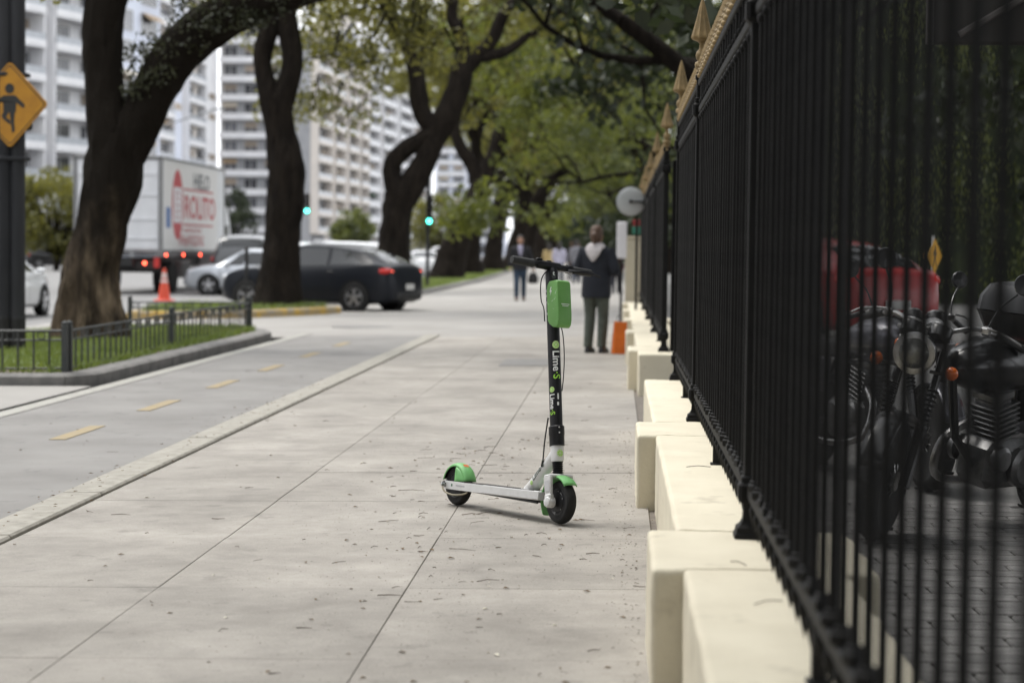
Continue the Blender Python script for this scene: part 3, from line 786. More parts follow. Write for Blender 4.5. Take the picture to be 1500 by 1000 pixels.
# trees behind the fence: darker, denser
GRP = 'dark trees behind the iron fence'
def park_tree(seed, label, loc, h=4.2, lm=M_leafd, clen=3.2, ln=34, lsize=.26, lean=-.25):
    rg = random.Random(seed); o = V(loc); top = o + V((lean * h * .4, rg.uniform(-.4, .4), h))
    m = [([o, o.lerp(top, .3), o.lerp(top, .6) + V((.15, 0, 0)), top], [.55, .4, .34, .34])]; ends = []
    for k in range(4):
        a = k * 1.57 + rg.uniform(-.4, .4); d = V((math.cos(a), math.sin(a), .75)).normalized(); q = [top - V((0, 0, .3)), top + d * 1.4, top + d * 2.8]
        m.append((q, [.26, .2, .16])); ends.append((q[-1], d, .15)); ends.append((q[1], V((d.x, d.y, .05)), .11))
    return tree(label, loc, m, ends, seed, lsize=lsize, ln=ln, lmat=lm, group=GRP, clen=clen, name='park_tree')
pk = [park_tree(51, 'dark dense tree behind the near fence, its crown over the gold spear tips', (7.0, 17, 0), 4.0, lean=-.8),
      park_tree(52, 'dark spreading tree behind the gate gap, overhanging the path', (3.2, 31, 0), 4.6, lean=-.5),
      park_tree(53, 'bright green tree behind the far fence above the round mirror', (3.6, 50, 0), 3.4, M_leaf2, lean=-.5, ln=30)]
for i, (x, y, s, a, l) in enumerate([(8.5, 13, 1.1, 1.0, 'dark tree over the parked motorcycles inside the fence'), (9.5, 26, 1.15, 2.0, 'dark tree behind the red car'),
                                     (3.3, 70, 1.1, .7, 'green tree beyond the mirror, overhanging the walkers'), (3.4, 92, 1.15, 2.4, 'dark green tree above the far walkers'),
                                     (3.0, 118, 1.25, 3.3, 'far green tree at the end of the walk on the fence side'), (15.5, 20, 1.2, 4.0, 'dark tree deep in the courtyard right of the pedestrian sign')]):
    src = pk[(0, 1, 2, 1, 2, 0)[i]]; d_ = dup(src, loc=(x, y, 0), rz=a, label=l); d_.scale = (s, s, s)

# the row and the park carried on unseen behind the camera, added so their crowns shade this stretch
for i, (x, y, s, a, l) in enumerate([(-8.6, 2.0, 1.0, .4, 'unseen street tree of the row nearest to the viewer, crown over the bike lane'), (-7.5, -6.5, 1.2, 2.4, 'unseen street tree of the row behind the viewer')]):
    d_ = dup(kinds[(0, 2)[i]], loc=(x, y, -.1), rz=a, label=l); d_.scale = (s, s, s)
for i, (x, y, s, a, l) in enumerate([(9.0, 3.0, 1.2, .3, 'unseen dark park tree beside the near fence, crown over the scooter'), (8.5, -9, 1.3, 2.9, 'unseen dark park tree behind the viewer inside the fence'), (14.5, 2, 1.4, 4.4, 'unseen dark park tree deep inside the fence, over the parked motorcycles')]):
    d_ = dup(pk[i % 2], loc=(x, y, 0), rz=a, label=l); d_.scale = (s, s, s * 1.1)

for i, (x, y, s, a, l) in enumerate([(-7.5, -20, 1.2, 1.4, 'unseen street tree of the row, second behind the viewer'), (-7.2, -34, 1.2, 3.4, 'unseen street tree of the row, third behind the viewer'), (-1.5, -48, 1.5, 5.0, 'big unseen street tree added to close the walk behind the viewer')]):
    d_ = dup(kinds[i], loc=(x, y, -.1), rz=a, label=l); d_.scale = (s, s, s)  # added out of view so their crowns block low sky from behind
for i, (x, y, s, a, l) in enumerate([(4, -22, 1.4, .9, 'unseen dark park tree inside the fence, second behind the viewer'), (16, 7, 1.5, 1.9, 'unseen dark park tree far inside the fence, level with the motorcycles'), (14, -12, 1.5, 3.9, 'unseen dark park tree far inside the fence behind the viewer'), (1.5, -11, 1.2, 2.2, 'added shade tree low over the walk behind the viewer'), (-3.5, -14, 1.25, .4, 'added shade tree over the bike lane behind the viewer'), (-12, -12, 1.4, 5.1, 'added shade tree across the road behind the viewer'), (8, -18, 1.4, 1.1, 'added shade tree inside the fence, third behind the viewer')]):
    d_ = dup(pk[i % 2], loc=(x, y, 0), rz=a, label=l); d_.scale = (s, s, s)  # unseen trees, added to darken the sides of things that face the camera

# ivy-clad hedge wall at the back of the courtyard
def ivy(name, label, x0, x1, y, h, seed, n):
    rg = random.Random(seed)
    t = thing(name, label, 'hedge', ((x0 + x1) / 2, y, 0))
    w = x1 - x0; b = MB(); secs = []
    for i in range(25):
        x = -w / 2 + w * i / 24; hh = h + NZ.noise(V((x * .5, seed, 0))) * .8
        secs.append([(x, -.9 + NZ.noise(V((x, z, seed))) * .35, z * hh / h) for z in [h * k / 8 for k in range(9)]] + [(x, .9, hh), (x, .9, 0)])
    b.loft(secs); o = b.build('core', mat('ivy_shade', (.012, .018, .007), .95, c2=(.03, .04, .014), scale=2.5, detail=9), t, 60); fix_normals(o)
    lf = MB()
    for _ in range(n):
        x = rg.uniform(-w / 2, w / 2); z = rg.uniform(.05, h); c = NZ.noise(V((x * .8, z * .45, seed + 3)))
        if c < -.15 and rg.random() < .8: continue
        leaves(lf, (x, -1.05 - max(0, c) * .6, z), (.25, .2, .3), 5, .15, rg)
    o = lf.build('leaves', M_leaf2 if name == 'ivy_hedge' else M_leafd, t, 0); tag(o, kind='stuff')
    return t
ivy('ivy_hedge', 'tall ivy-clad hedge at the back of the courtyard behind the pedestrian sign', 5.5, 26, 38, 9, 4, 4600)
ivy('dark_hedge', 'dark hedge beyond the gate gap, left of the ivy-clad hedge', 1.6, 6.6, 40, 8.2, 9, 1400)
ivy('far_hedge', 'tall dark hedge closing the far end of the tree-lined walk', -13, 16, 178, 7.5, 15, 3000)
for i, (x, y, s, a, l) in enumerate([(-4.5, 168, 1.2, .5, 'far dark tree at the end of the walk, leftmost of the closing group'), (-1.0, 160, 1.1, 1.9, 'far dark tree in the middle of the walk end'), (1.6, 148, 1.1, 3.1, 'far dark tree at the walk end above the pink top'), (2.2, 108, 1.0, 4.4, 'green tree hanging low over the far part of the fence')]):
    d_ = dup(pk[(1, 0, 1, 2)[i]], loc=(x, y, 0), rz=a, label=l); d_.scale = (s, s, s * .85)
# open gate leaf, swung inwards at the far gate post
gt = thing('iron_gate', 'open black iron gate leaf swung inwards in the gap between the two fences', 'gate', (FX + .06, 12.86, 0))
for z, h in ((.50, .05), (1.05, .05), (2.0, .05)):
    b = MB(); b.cbox((.55, 0, z), (1.1, .03, h), .005); b.build('rail', M_iron, gt, 40)
for x in (.02, 1.08):
    b = MB(); b.cbox((x, 0, 1.08), (.045, .045, 2.0), .006); b.build('stile', M_iron, gt, 40)
for k in range(18): share('bar', P_bar, gt, (.06 + k * .0585, 0, -.1))
b = MB(); b.cbox((.55, .012, 1.2), (1.02, .006, 1.55), .002); b.build('back_plate', M_iron, gt, 0)

# ------------------------------------------------------------------ electric kick scooter
M_sblack = mat('scooter_black', (.006, .006, .007), .42, c2=(.010, .010, .0115), scale=30, rvar=.08, bump=.05, bscale=300, bdist=.002, spec=.3)
M_swhite = mat('scooter_white', (.66, .66, .655), .42, c2=(.55, .545, .53), scale=18, lo=.45, hi=.85, rvar=.1)
M_sgreen = mat('battery_green', (.115, .30, .065), .45, c2=(.14, .335, .085), scale=14, spot=(.26, .46, .2), sscale=34, slo=.68, shi=.76, rvar=.1)
M_smint = mat('fender_green', (.175, .46, .155), .5, c2=(.15, .40, .135), scale=20, spot=(.10, .3, .10), sscale=28, slo=.66, shi=.78, rvar=.1)
M_tyre = mat('tyre_rubber', (.014, .014, .014), .75, spec=.25, c2=(.024, .0235, .023), scale=20, bump=.2, bscale=120)
M_chrome = mat('worn_chrome', (.5, .5, .5), .28, metal=1.0, c2=(.35, .34, .33), scale=20)
M_txtw = mat('white_print', (.75, .76, .74), .5)
M_txtg = mat('lime_print', (.30, .62, .06), .5)
M_limel = mat('pale_lime_print', (.52, .72, .25), .5)
M_pith = mat('lime_pith_print', (.74, .82, .6), .5)
M_txtd = mat('dark_print', (.03, .05, .03), .5)
M_red = mat('orange_reflector', (.75, .10, .03), .3)

def text_geo(s, size, bold=.018):
    c = bpy.data.curves.new('txt', 'FONT'); c.body = s; c.size = size; c.align_x = 'LEFT'; c.resolution_u = 3; c.offset = size * bold
    o = bpy.data.objects.new('txt', c); col.objects.link(o)
    dg = bpy.context.evaluated_depsgraph_get(); me = o.evaluated_get(dg).to_mesh()
    bm = bmesh.new(); bm.from_mesh(me); bmesh.ops.triangulate(bm, faces=bm.faces)
    for _ in range(4):                       # short edges, so that letters can wrap round a tube
        e = [q for q in bm.edges if q.calc_length() > size * .16]
        if not e: break
        bmesh.ops.subdivide_edges(bm, edges=e, cuts=1); bmesh.ops.triangulate(bm, faces=[f for f in bm.faces if len(f.verts) > 3])
    bm.verts.index_update(); vs = [tuple(v.co) for v in bm.verts]; fs = [tuple(v.index for v in f.verts) for f in bm.faces]; bm.free()
    o.evaluated_get(dg).to_mesh_clear(); bpy.data.objects.remove(o); bpy.data.curves.remove(c)
    w = max(v[0] for v in vs) if vs else 0
    return vs, fs, w
def put_text(b, s, size, fun, mi=0, x0=0.0):
    vs, fs, w = text_geo(s, size)
    b.add([fun(v[0] + x0, v[1]) for v in vs], fs, mi)
    return w + x0
def put_disc(b, cx, cy, r, fun, mi, n=20):
    vs = [fun(cx, cy)] + [fun(cx + r * math.cos(6.2832 * k / n), cy + r * math.sin(6.2832 * k / n)) for k in range(n)]
    b.add(vs, [(0, 1 + k, 1 + (k + 1) % n) for k in range(n)], mi)
def lime(b, cx, cy, r, fun, f2, f3):
    """a slice of lime: green rind, white pith, pale segments"""
    put_disc(b, cx, cy, r, fun, 1); put_disc(b, cx, cy, r * .84, f2, 0)
    for k in range(8):
        a0, a1 = R(45 * k + 5), R(45 * k + 40)
        b.add([f3(cx + .12 * r * math.cos((a0 + a1) / 2), cy + .12 * r * math.sin((a0 + a1) / 2)), f3(cx + .76 * r * math.cos(a0), cy + .76 * r * math.sin(a0)),
               f3(cx + .78 * r * math.cos((a0 + a1) / 2), cy + .78 * r * math.sin((a0 + a1) / 2)), f3(cx + .76 * r * math.cos(a1), cy + .76 * r * math.sin(a1))], [(0, 1, 2, 3)], 2)

sf = V((.60840579, -.79357277, .00920084)); sleft = V((.79347487, .60847525, .0124649)); sup = sf.cross(sleft)
ln_ = R(7)
ly = sleft * math.cos(ln_) - sup * math.sin(ln_); lz = sleft * math.sin(ln_) + sup * math.cos(ln_)
scoot = bpy.data.objects.new('kick_scooter', None); col.objects.link(scoot)
scoot.matrix_world = Mx(((sf.x, ly.x, lz.x, -.7735), (sf.y, ly.y, lz.y, 9.782), (sf.z, ly.z, lz.z, -.0118), (0, 0, 0, 1)))
tag(scoot, 'black and white electric kick scooter with green battery, standing on the sidewalk slabs', 'scooter')
WB = .8695; rk = R(12.4); dl = R(-4)
ax = V((-math.sin(rk), 0, math.cos(rk))); e1 = V((math.cos(rk), 0, math.sin(rk))); e2 = V((0, 1, 0))
E1 = e1 * math.cos(dl) + e2 * math.sin(dl); E2 = -e1 * math.sin(dl) + e2 * math.cos(dl)
A0 = V((WB - .025, 0, .1))
MS = Mx(((E1.x, E2.x, ax.x, A0.x), (E1.y, E2.y, ax.y, A0.y), (E1.z, E2.z, ax.z, A0.z), (0, 0, 0, 1)))   # turned with the bars: x ahead, y left, z along the stem
MN = Mx(((e1.x, e2.x, ax.x, A0.x), (e1.y, e2.y, ax.y, A0.y), (e1.z, e2.z, ax.z, A0.z), (0, 0, 0, 1)))   # fixed to the frame
CYL = RX(R(90))
def sc_part(b, name, m, M=None, smooth=40, bevel=0, seg=2, parent=None):
    o = b.build(name, m, parent or scoot, smooth, bevel, seg)
    if M is not None:
        o.data.transform(M)
    return o
def wheel_mb(r, w, hub, tread=True):
    b = MB(); pr = []
    for k in range(11):
        a = math.pi * k / 10; pr.append((r - w * .62 + w * .62 * math.sin(a), -w * math.cos(a)))
    b.lathe([(hub, -w * .8)] + pr + [(hub, w * .8)], 48, CYL)
    if tread:
        for k in range(44):
            for sgn in (-1, 1):
                a = 2 * math.pi * (k + (.5 if sgn > 0 else 0)) / 44
                b.add([(0, sgn * .003, .0), (.0035, sgn * .003, 0), (.0035 + .006, sgn * w * .78, -.0075), (.006, sgn * w * .78, -.0075)], [(0, 1, 2, 3)], 1, RY(a) @ T(0, 0, r + .0006))
    return b
M_groove = mat('tread_groove', (.006, .006, .006), .9)
# front wheel
fw = sc_part(wheel_mb(.1, .026, .062), 'front_wheel', [M_tyre, M_groove], MS @ T(.022, 0, 0))
b = MB(); b.lathe([(.064, -.021), (.06, -.0225), (.057, -.019), (.05, -.019), (.046, -.024), (.022, -.026), (.0, -.027)], 32, CYL)
b.lathe([(.0, .027), (.022, .026), (.046, .024), (.05, .019), (.057, .019), (.06, .0225), (.064, .021)], 32, CYL)
sc_part(b, 'rim', M_sblack, MS @ T(.022, 0, 0), parent=fw); fix_normals(bpy.data.objects['rim'])
b = MB()
for k in range(6):
    for s_ in (-1, 1): b.lathe([(.0028, 0), (.0028, .003), (.001, .004)], 6, RY(R(60 * k + 20)) @ T(0, s_ * .0245, .05) @ RX(R(90 * -s_)))
sc_part(b, 'rim_bolt', M_chrome, MS @ T(.022, 0, 0), parent=fw)
# rear wheel
rw = sc_part(wheel_mb(.098, .022, .062), 'rear_wheel', [M_tyre, M_groove], T(0, 0, .1))
b = MB(); b.lathe([(.064, -.02), (.06, -.022), (.056, -.017), (.03, -.02), (0, -.021)], 32, CYL); b.lathe([(0, .021), (.03, .02), (.056, .017), (.06, .022), (.064, .02)], 32, CYL)
o = sc_part(b, 'rim', M_sblack, T(0, 0, .1), parent=rw); fix_normals(o)
b = MB(); b.lathe([(.052, -.021), (.05, -.0235), (.047, -.021)], 32, CYL); sc_part(b, 'rim_ring', M_chrome, T(0, 0, .1), parent=rw)
# deck: white channel, dark grip top
b = MB()
secs = []
for x, z, hw in ((-.052, .097, .060), (.02, .099, .060), (.3, .107, .062), (.69, .118, .062), (.752, .120, .054)):
    h = .021
    secs.append([(x, -hw, z - h + .004), (x, -hw + .004, z - h), (x, hw - .004, z - h), (x, hw, z - h + .004), (x, hw, z + h - .002), (x, hw - .002, z + h), (x, hw - .006, z + h), (x, hw - .006, z + h - .003), (x, -hw + .006, z + h - .003), (x, -hw + .006, z + h), (x, -hw + .002, z + h), (x, -hw, z + h - .002)])
b.loft(secs[2:])
for s_ in (-1, 1):                       # the two rear arms beside the wheel
    b.loft([[(x, s_ * (hw - .012), z - .020), (x, s_ * hw, z - .020), (x, s_ * hw, z + .020), (x, s_ * (hw - .012), z + .020)] for x, z, hw in ((-.052, .097, .052), (-.02, .098, .053), (.10, .101, .057), (.302, .107, .062))])
o = sc_part(b, 'deck', M_swhite, smooth=30, bevel=.0015); fix_normals(o)
b = MB(); b.add([(.115, -.058, .1265), (.115, .058, .1265), (.56, .058, .1365), (.56, -.058, .1365)], [(3, 2, 1, 0)])
b.cbox((.335, 0, .128), (.43, .112, .012), .003, T(0, 0, -.0005) @ Mx.Identity(4))
M_grip = mat('grip_tape', (.028, .026, .027), .9, c2=(.06, .055, .05), scale=40, bump=.5, bscale=300, bdist=.002)
b = MB(); b.loft([[(x, -.0575, z), (x, .0575, z), (x, .0575, z + .004), (x, -.0575, z + .004)] for x, z in ((.13, .1215), (.4, .1290), (.69, .1375))])
sc_part(b, 'deck_mat', M_grip)
b = MB(); b.cbox((.42, 0, .088), (.5, .09, .016), .004, T(0, 0, .002)); b.tube([(.64, -.05, .09), (.74, -.045, .088)], .006, 6)
sc_part(b, 'underside', M_sblack)
b = MB(); b.cbox((.10, -.0577, .104), (.085, .0014, .008), .0004, T(0, .0005, 0) ); sc_part(b, 'serial_label', mat('grey_label', (.42, .42, .43), .5))
b = MB(); b.cbox((.018, -.0553, .101), (.010, .0012, .013), .0004); sc_part(b, 'deck_dot', mat('dark_green_dot', (.02, .12, .05), .5))
# rear axle nut, kickstand stub and guard bow
b = MB(); b.lathe([(.013, 0), (.013, .007), (.007, .009), (.007, .02), (.004, .022)], 6, T(-.033, -.062, .098) @ RX(R(90))); b.lathe([(.004, 0), (.004, .035)], 8, T(-.07, -.02, .098) @ RX(R(90)))
b.tube([(-.045, -.066, .098), (-.062, -.064, .10), (-.073, -.05, .108), (-.075, -.03, .112)], .005, 8); b.ball((-.075, -.03, .114), .008, 8)
sc_part(b, 'axle_nut', M_chrome)
b = MB(); b.tube(spline([(-.05, -.066, .09), (-.02, -.07, .066), (.05, -.07, .056), (.13, -.066, .064), (.17, -.06, .078)]), .0042, 8); sc_part(b, 'guard_bow', mat('dull_brass_wire', (.3, .27, .2), .4, metal=.8))
b = MB(); b.tube([(.64, .05, .094), (.67, .12, .05), (.70, .185, .012)], [.009, .0085, .008], 8); b.ball((.701, .187, .012), .012, 8); sc_part(b, 'kickstand', M_sblack)
# rear fender: a hood over the wheel
b = MB(); RF = .106
def fpt(a, y, r): return (r * math.cos(R(a)), y, .1 + r * math.sin(R(a)))
angs = [168 - 8 * k for k in range(20)]
prof = [(-.036, RF - .014), (-.0345, RF - .005), (-.027, RF + .001), (-.013, RF + .005), (0, RF + .006), (.013, RF + .005), (.027, RF + .001), (.0345, RF - .005), (.036, RF - .014)]
b.loft([[fpt(a, y, r * (1.0 if a > 30 else 1.0 + (30 - a) * .0015)) for y, r in prof] for a in angs], caps=False, closed=False)
fa = [a for a in angs if a <= 82]
for s_ in (-1, 1):                       # closed cheeks over the front half
    outer = [fpt(a, s_ * .036, (RF - .014) * (1.0 if a > 30 else 1.0 + (30 - a) * .0015)) for a in fa]
    inner = [(.012, s_ * .038, min(p[2], .1 + (RF - .014) * math.sin(R(82)) * (1 - .0 * i))) for i, p in enumerate(outer)]
    b.loft([outer, [(max(.012, p[0] * .35), s_ * .0385, max(.118, p[2] * .96)) for p in outer], [(.012, s_ * .0385, max(.118, p[2] * .92)) for p in outer]], caps=False, closed=False)
o = sc_part(b, 'rear_fender', M_smint, smooth=50); fix_normals(o)
sm_ = o.modifiers.new('shell', 'SOLIDIFY'); sm_.thickness = .0028; sm_.offset = -1
b = MB()
for a in (108, 66): b.add([fpt(a - 6, -.013, RF + .0062), fpt(a + 6, -.013, RF + .0062), fpt(a + 6, .013, RF + .0062), fpt(a - 6, .013, RF + .0062)], [(0, 1, 2, 3)])
sc_part(b, 'rear_reflector', M_red)
b = MB()
b.loft([[fpt(a, y, r) for y, r in ((-.031, RF - .012), (-.024, RF - .004), (.024, RF - .004), (.031, RF - .012))] for a in (166, 150, 135, 120, 105, 90, 75, 60, 45, 30)], caps=False, closed=False)
o = sc_part(b, 'fender_lining', M_sblack)
# fork: bridge and two legs that end in the axle shoes
b = MB()
b.cbox((.004, 0, .121), (.060, .128, .016), .005)
for s_ in (-1, 1):
    leg = []
    for z, x0, x1, y0, y1 in ((.118, -.026, .034, .050, .064), (.09, -.024, .032, .049, .064), (.04, -.020, .028, .048, .063), (.02, -.021, .03, .046, .062)):
        leg.append([(x0, s_ * y0, z), (x1, s_ * y0, z), (x1, s_ * y1, z), (x0, s_ * y1, z)])
    b.loft(leg)
o = sc_part(b, 'fork', M_swhite, MS, 30, bevel=.003); fix_normals(o)
b = MB()
for s_ in (-1, 1):
    b.lathe([(.012, .036), (.024, .037), (.0265, .043), (.0265, .066), (.022, .074), (.012, .077), (0, .077)], 20, T(.008, 0, .0) @ RX(R(-90 * s_)))
    b.cbox((.006, s_ * .056, .02), (.05, .026, .034), .006)
o = sc_part(b, 'axle_shoe', M_swhite, MS, 40); fix_normals(o)
b = MB(); b.cbox((.004, -.0648, .075), (.036, .0014, .05), .0005); sc_part(b, 'fork_pad', mat('fork_grey', (.53, .53, .54), .5), MS)
# front fender
b = MB(); pf = [(-.035, .112), (-.034, .118), (-.02, .124), (0, .126), (.02, .124), (.034, .118), (.035, .112)]
b.loft([[((r if 30 < a < 150 else r + .0) * math.cos(R(a)) + .01, y * (1 - max(0, a - 160) * .004), r * math.sin(R(a)) * (1 if a > 45 else 1 - (45 - a) * .002)) for y, r in pf] for a in range(34, 206, 8)], caps=False, closed=False)
o = sc_part(b, 'front_fender', M_smint, MS, 50); fix_normals(o); q = o.modifiers.new('shell', 'SOLIDIFY'); q.thickness = .0028; q.offset = -1
# bellows
b = MB(); pz = [(.016, .126)]
for k in range(7):
    z = .130 + k * .0088; pz += [(.0215, z), (.026, z + .0022), (.026, z + .0044), (.0215, z + .0066)]
pz += [(.018, .193)]
b.lathe(pz, 24); sc_part(b, 'bellows', M_sblack, MS)
# white neck and the diagonal tube down to the deck
b = MB(); b.lathe([(.024, .189), (.028, .191), (.0285, .2), (.030, .262), (.029, .266), (.02, .268)], 28, Mx.Scale(1.12, 4, (1, 0, 0))); sc_part(b, 'neck', M_swhite, MN)
nk = MN @ V((-.012, 0, .225)); p0 = V((.610, 0, .127)); 
b = MB(); b.tube([p0 + (nk - p0) * t for t in (0, .15, .5, .85, 1.0, 1.1)], [.034, .030, .027, .026, .027, .022], 20, up=(0, 1, 0), flat=1.15); b.cbox((.66, 0, .131), (.17, .085, .018), .007)
o = sc_part(b, 'down_tube', M_swhite)
td = (nk - p0).normalized(); tn = V((0, -1, 0)).cross(td).normalized()
if tn.z < 0: tn = -tn
def dfun(off):
    def f(tx, ty):
        a = ty / .03
        return p0 + td * (.055 + tx) + V((0, -1, 0)) * (.0285 + off) * math.cos(a) + tn * (.032 + off) * math.sin(a)
    return f
b = MB(); put_text(b, 'Lime-S', .040, lambda x, y: dfun(.001)(x, y - .004), 0, .024); sc_part(b, 'tube_lettering', M_txtd)
b = MB(); lime(b, .008, .0, .0105, dfun(.001), dfun(.0014), dfun(.0018)); sc_part(b, 'tube_lime_mark', [M_pith, M_limel, M_txtg])
# stem
su, sv = .037, .026
def oval(u, v, z, n=28): return [(u * math.cos(6.2832 * k / n), v * math.sin(6.2832 * k / n), z) for k in range(n)]
b = MB(); b.loft([oval(su, sv, z) for z in (.30, .6, .9, 1.09)] + [oval(su * .9, sv * .9, 1.098)]); sc_part(b, 'stem', M_sblack, MS)
b = MB(); b.loft([oval(su * .95, sv, .262), oval(su + .006, sv + .006, .264), oval(su + .006, sv + .006, .312), oval(su + .0075, sv + .0075, .316), oval(su + .0075, sv + .0075, .352), oval(su + .004, sv + .004, .356), oval(su - .002, sv - .002, .357)]); sc_part(b, 'folding_collar', M_sblack, MS)
b = MB()
for s_, z in ((-20, .345), (-20, .32), (-100, .395)):
    a = R(s_); b.ball(((su + .008) * math.cos(a), (sv + .008) * math.sin(a), z), .0038, 8)
sc_part(b, 'collar_screw', M_chrome, MS)
def sfun(s0, ph, off):
    def f(tx, ty):
        a = R(ph) + ty / .031
        return ((su + off) * math.cos(a), (sv + off) * math.sin(a), s0 - tx)
    return f
def stem_logo(s0, ph, r, size):
    b = MB(); lime(b, 0, 0, r, sfun(s0, ph, .0008), sfun(s0, ph, .0012), sfun(s0, ph, .0016)); sc_part(b, 'lime_mark', [M_pith, M_limel, M_txtg], MS)
    b = MB(); w = put_text(b, 'Lime', size, lambda x, y: sfun(s0, ph, .0012)(x, y - size * .34), 0, r * 1.45)
    put_text(b, '\u00b7S', size, lambda x, y: sfun(s0, ph, .0012)(x, y - size * .34), 1, w + size * .04)
    sc_part(b, 'stem_lettering', [M_txtw, M_txtg], MS)
stem_logo(.735, -22, .0185, .050)
stem_logo(.525, -74, .0135, .037)
b = MB(); lime(b, 0, 0, .0165, lambda x, y: (.0345 * math.cos(R(-14) + y / .032), .0308 * math.sin(R(-14) + y / .032), .226 - x),
               lambda x, y: (.0349 * math.cos(R(-14) + y / .032), .0312 * math.sin(R(-14) + y / .032), .226 - x), lambda x, y: (.0353 * math.cos(R(-14) + y / .032), .0316 * math.sin(R(-14) + y / .032), .226 - x)); sc_part(b, 'neck_lime_mark', [M_pith, M_limel, M_txtg], MN)
b = MB(); put_disc(b, 0, 0, .012, sfun(1.062, -20, .001), 0); put_text(b, 't', .03, lambda x, y: sfun(1.07, -24, .0016)(-y + .003, x - .004), 1); sc_part(b, 'round_sticker', [mat('sticker_grey', (.05, .05, .055), .5), M_txtw], MS)
b = MB()
for (z, ph, l, w_) in ((.505, -18, .028, .006), (.465, -20, .016, .008)): 
    b.add([sfun(z, ph, .0009)(x, y) for x, y in ((0, -w_ / 2), (l * .5, -w_ / 2 - .001), (l, -w_ / 2), (l, w_ / 2), (l * .4, w_ / 2 + .001), (0, w_ / 2))], [(0, 1, 2, 3, 4, 5)])
sc_part(b, 'scuffed_sticker', M_txtw, MS)
# green battery box on the front of the stem
poly = [(.008, .85), (.008, 1.008), (.016, 1.024), (.034, 1.036), (.092, 1.030), (.103, 1.022), (.106, 1.01), (.108, .87), (.106, .838), (.098, .815), (.084, .806), (.05, .813), (.022, .832)]
b = MB()
def bx(p, y, k):
    cx, cz = .06, .92; return (cx + (p[0] - cx) * k, y, cz + (p[1] - cz) * (1 - (1 - k) * .5))
b.loft([[bx(p, y, k) for p in poly] for y, k in ((-.037, .90), (-.036, .96), (-.030, 1.0), (.030, 1.0), (.036, .96), (.037, .90))])
o = sc_part(b, 'battery', M_sgreen, MS, 32, bevel=.002); fix_normals(o)
b = MB(); b.add([(x, -.0374, z) for x, z in ((.046, 1.004), (.036, .982), (.045, .982), (.038, .962), (.056, .988), (.046, .988), (.054, 1.004))], [(0, 1, 2, 3, 4, 5, 6)]); 
b.add([(.1086, y, z) for y, z in ((-.02, .912), (.024, .912), (.024, .915), (-.02, .915))], [(0, 1, 2, 3)]); b.add([(.1086, y, z) for y, z in ((-.016, .904), (.018, .904), (.018, .907), (-.016, .907))], [(0, 1, 2, 3)])
for (x, z, l, a) in ((.082, .965, .03, .9), (.05, .935, .022, .35), (.075, .94, .016, .8), (.06, .90, .014, -.3)):
    dx, dz = math.cos(a) * l, math.sin(a) * l; b.add([(x, -.0373, z), (x + .0015, -.0373, z - .0014), (x + dx, -.0373, z + dz)], [(0, 1, 2)])
sc_part(b, 'battery_print', M_txtw, MS)
b = MB()
for z in (.995, .97, .94, .885): b.cbox((.004, -.03, z), (.014, .010, .010), .002)
sc_part(b, 'battery_clip', M_chrome, MS)
# bars, grips, brake lever, throttle
HB = 1.118
MS0 = MS
MS = MS @ T(0, .004, HB) @ RX(R(-3)) @ T(0, 0, -HB)
b = MB(); b.lathe([(.0145, -.19), (.0145, .2)], 16, T(0, 0, HB) @ RX(R(-90))); b.lathe([(.019, -.085), (.0205, -.08), (.0205, .035), (.019, .04)], 20, T(0, 0, HB) @ RX(R(-90)))
b.loft([oval(.03, .024, 1.088, 16), oval(.026, .026, 1.10, 16), oval(.018, .024, 1.115, 16)]); sc_part(b, 'handlebar', M_sblack, MS)
M_rub = mat('grip_rubber', (.02, .02, .02), .7, c2=(.03, .03, .03), scale=40, bump=.4, bscale=220)
b = MB(); b.lathe([(.013, -.222), (.0185, -.221), (.0195, -.215), (.0190, -.12), (.021, -.112), (.021, -.106), (.017, -.105)], 20, T(0, 0, HB) @ RX(R(-90))); o = sc_part(b, 'grip', M_rub, MS); fix_normals(o)
b = MB(); b.lathe([(.017, .115), (.0175, .12), (.0175, .215), (.012, .222), (0, .222)], 20, T(0, 0, HB) @ RX(R(-90))); o = sc_part(b, 'grip', M_rub, MS); fix_normals(o)
b = MB(); b.cbox((.004, -.075, HB + .022), (.022, .03, .012), .004); b.cbox((.0, -.02, HB + .021), (.02, .025, .008), .003); sc_part(b, 'throttle', M_sblack, MS)
b = MB(); b.lathe([(.0195, .078), (.021, .082), (.021, .104), (.0195, .108)], 16, T(0, 0, HB) @ RX(R(-90)))
b.tube([(.014, .085, HB - .014), (.036, .10, HB - .02), (.045, .125, HB - .02)], [.011, .010, .008], 8); b.tube(spline([(.043, .115, HB - .018), (.05, .16, HB - .016), (.048, .21, HB - .02), (.044, .245, HB - .026)]), [.0075] * 12 + [.006] * 7, 8, flat=.6)
o = sc_part(b, 'brake_lever', M_sblack, MS)
b = MB(); b.tube(spline([(.03, .10, HB - .02), (.036, .06, HB - .027), (.03, .02, HB - .028), (.022, -.01, HB - .025)]), .0022, 6); b.lathe([(.004, 0), (.004, .02)], 8, T(.034, .07, HB - .026) @ RX(R(-90))); sc_part(b, 'brake_cable', M_chrome, MS)
MS = MS0
b = MB()
b.tube(spline([(.022, -.01, HB - .025), (.0, -.03, HB - .03), (-.03, -.036, HB - .055), (-.044, -.036, HB - .10), (-.044, -.034, HB - .16), (-.03, -.03, HB - .2), (-.036, -.024, HB - .26)]), .0028, 6)
b.tube(spline([(.005, .03, .86), (.025, .034, .80), (.04, .030, .73), (.042, .028, .66), (.036, .024, .58), (.02, .024, .52)]), .0024, 6)
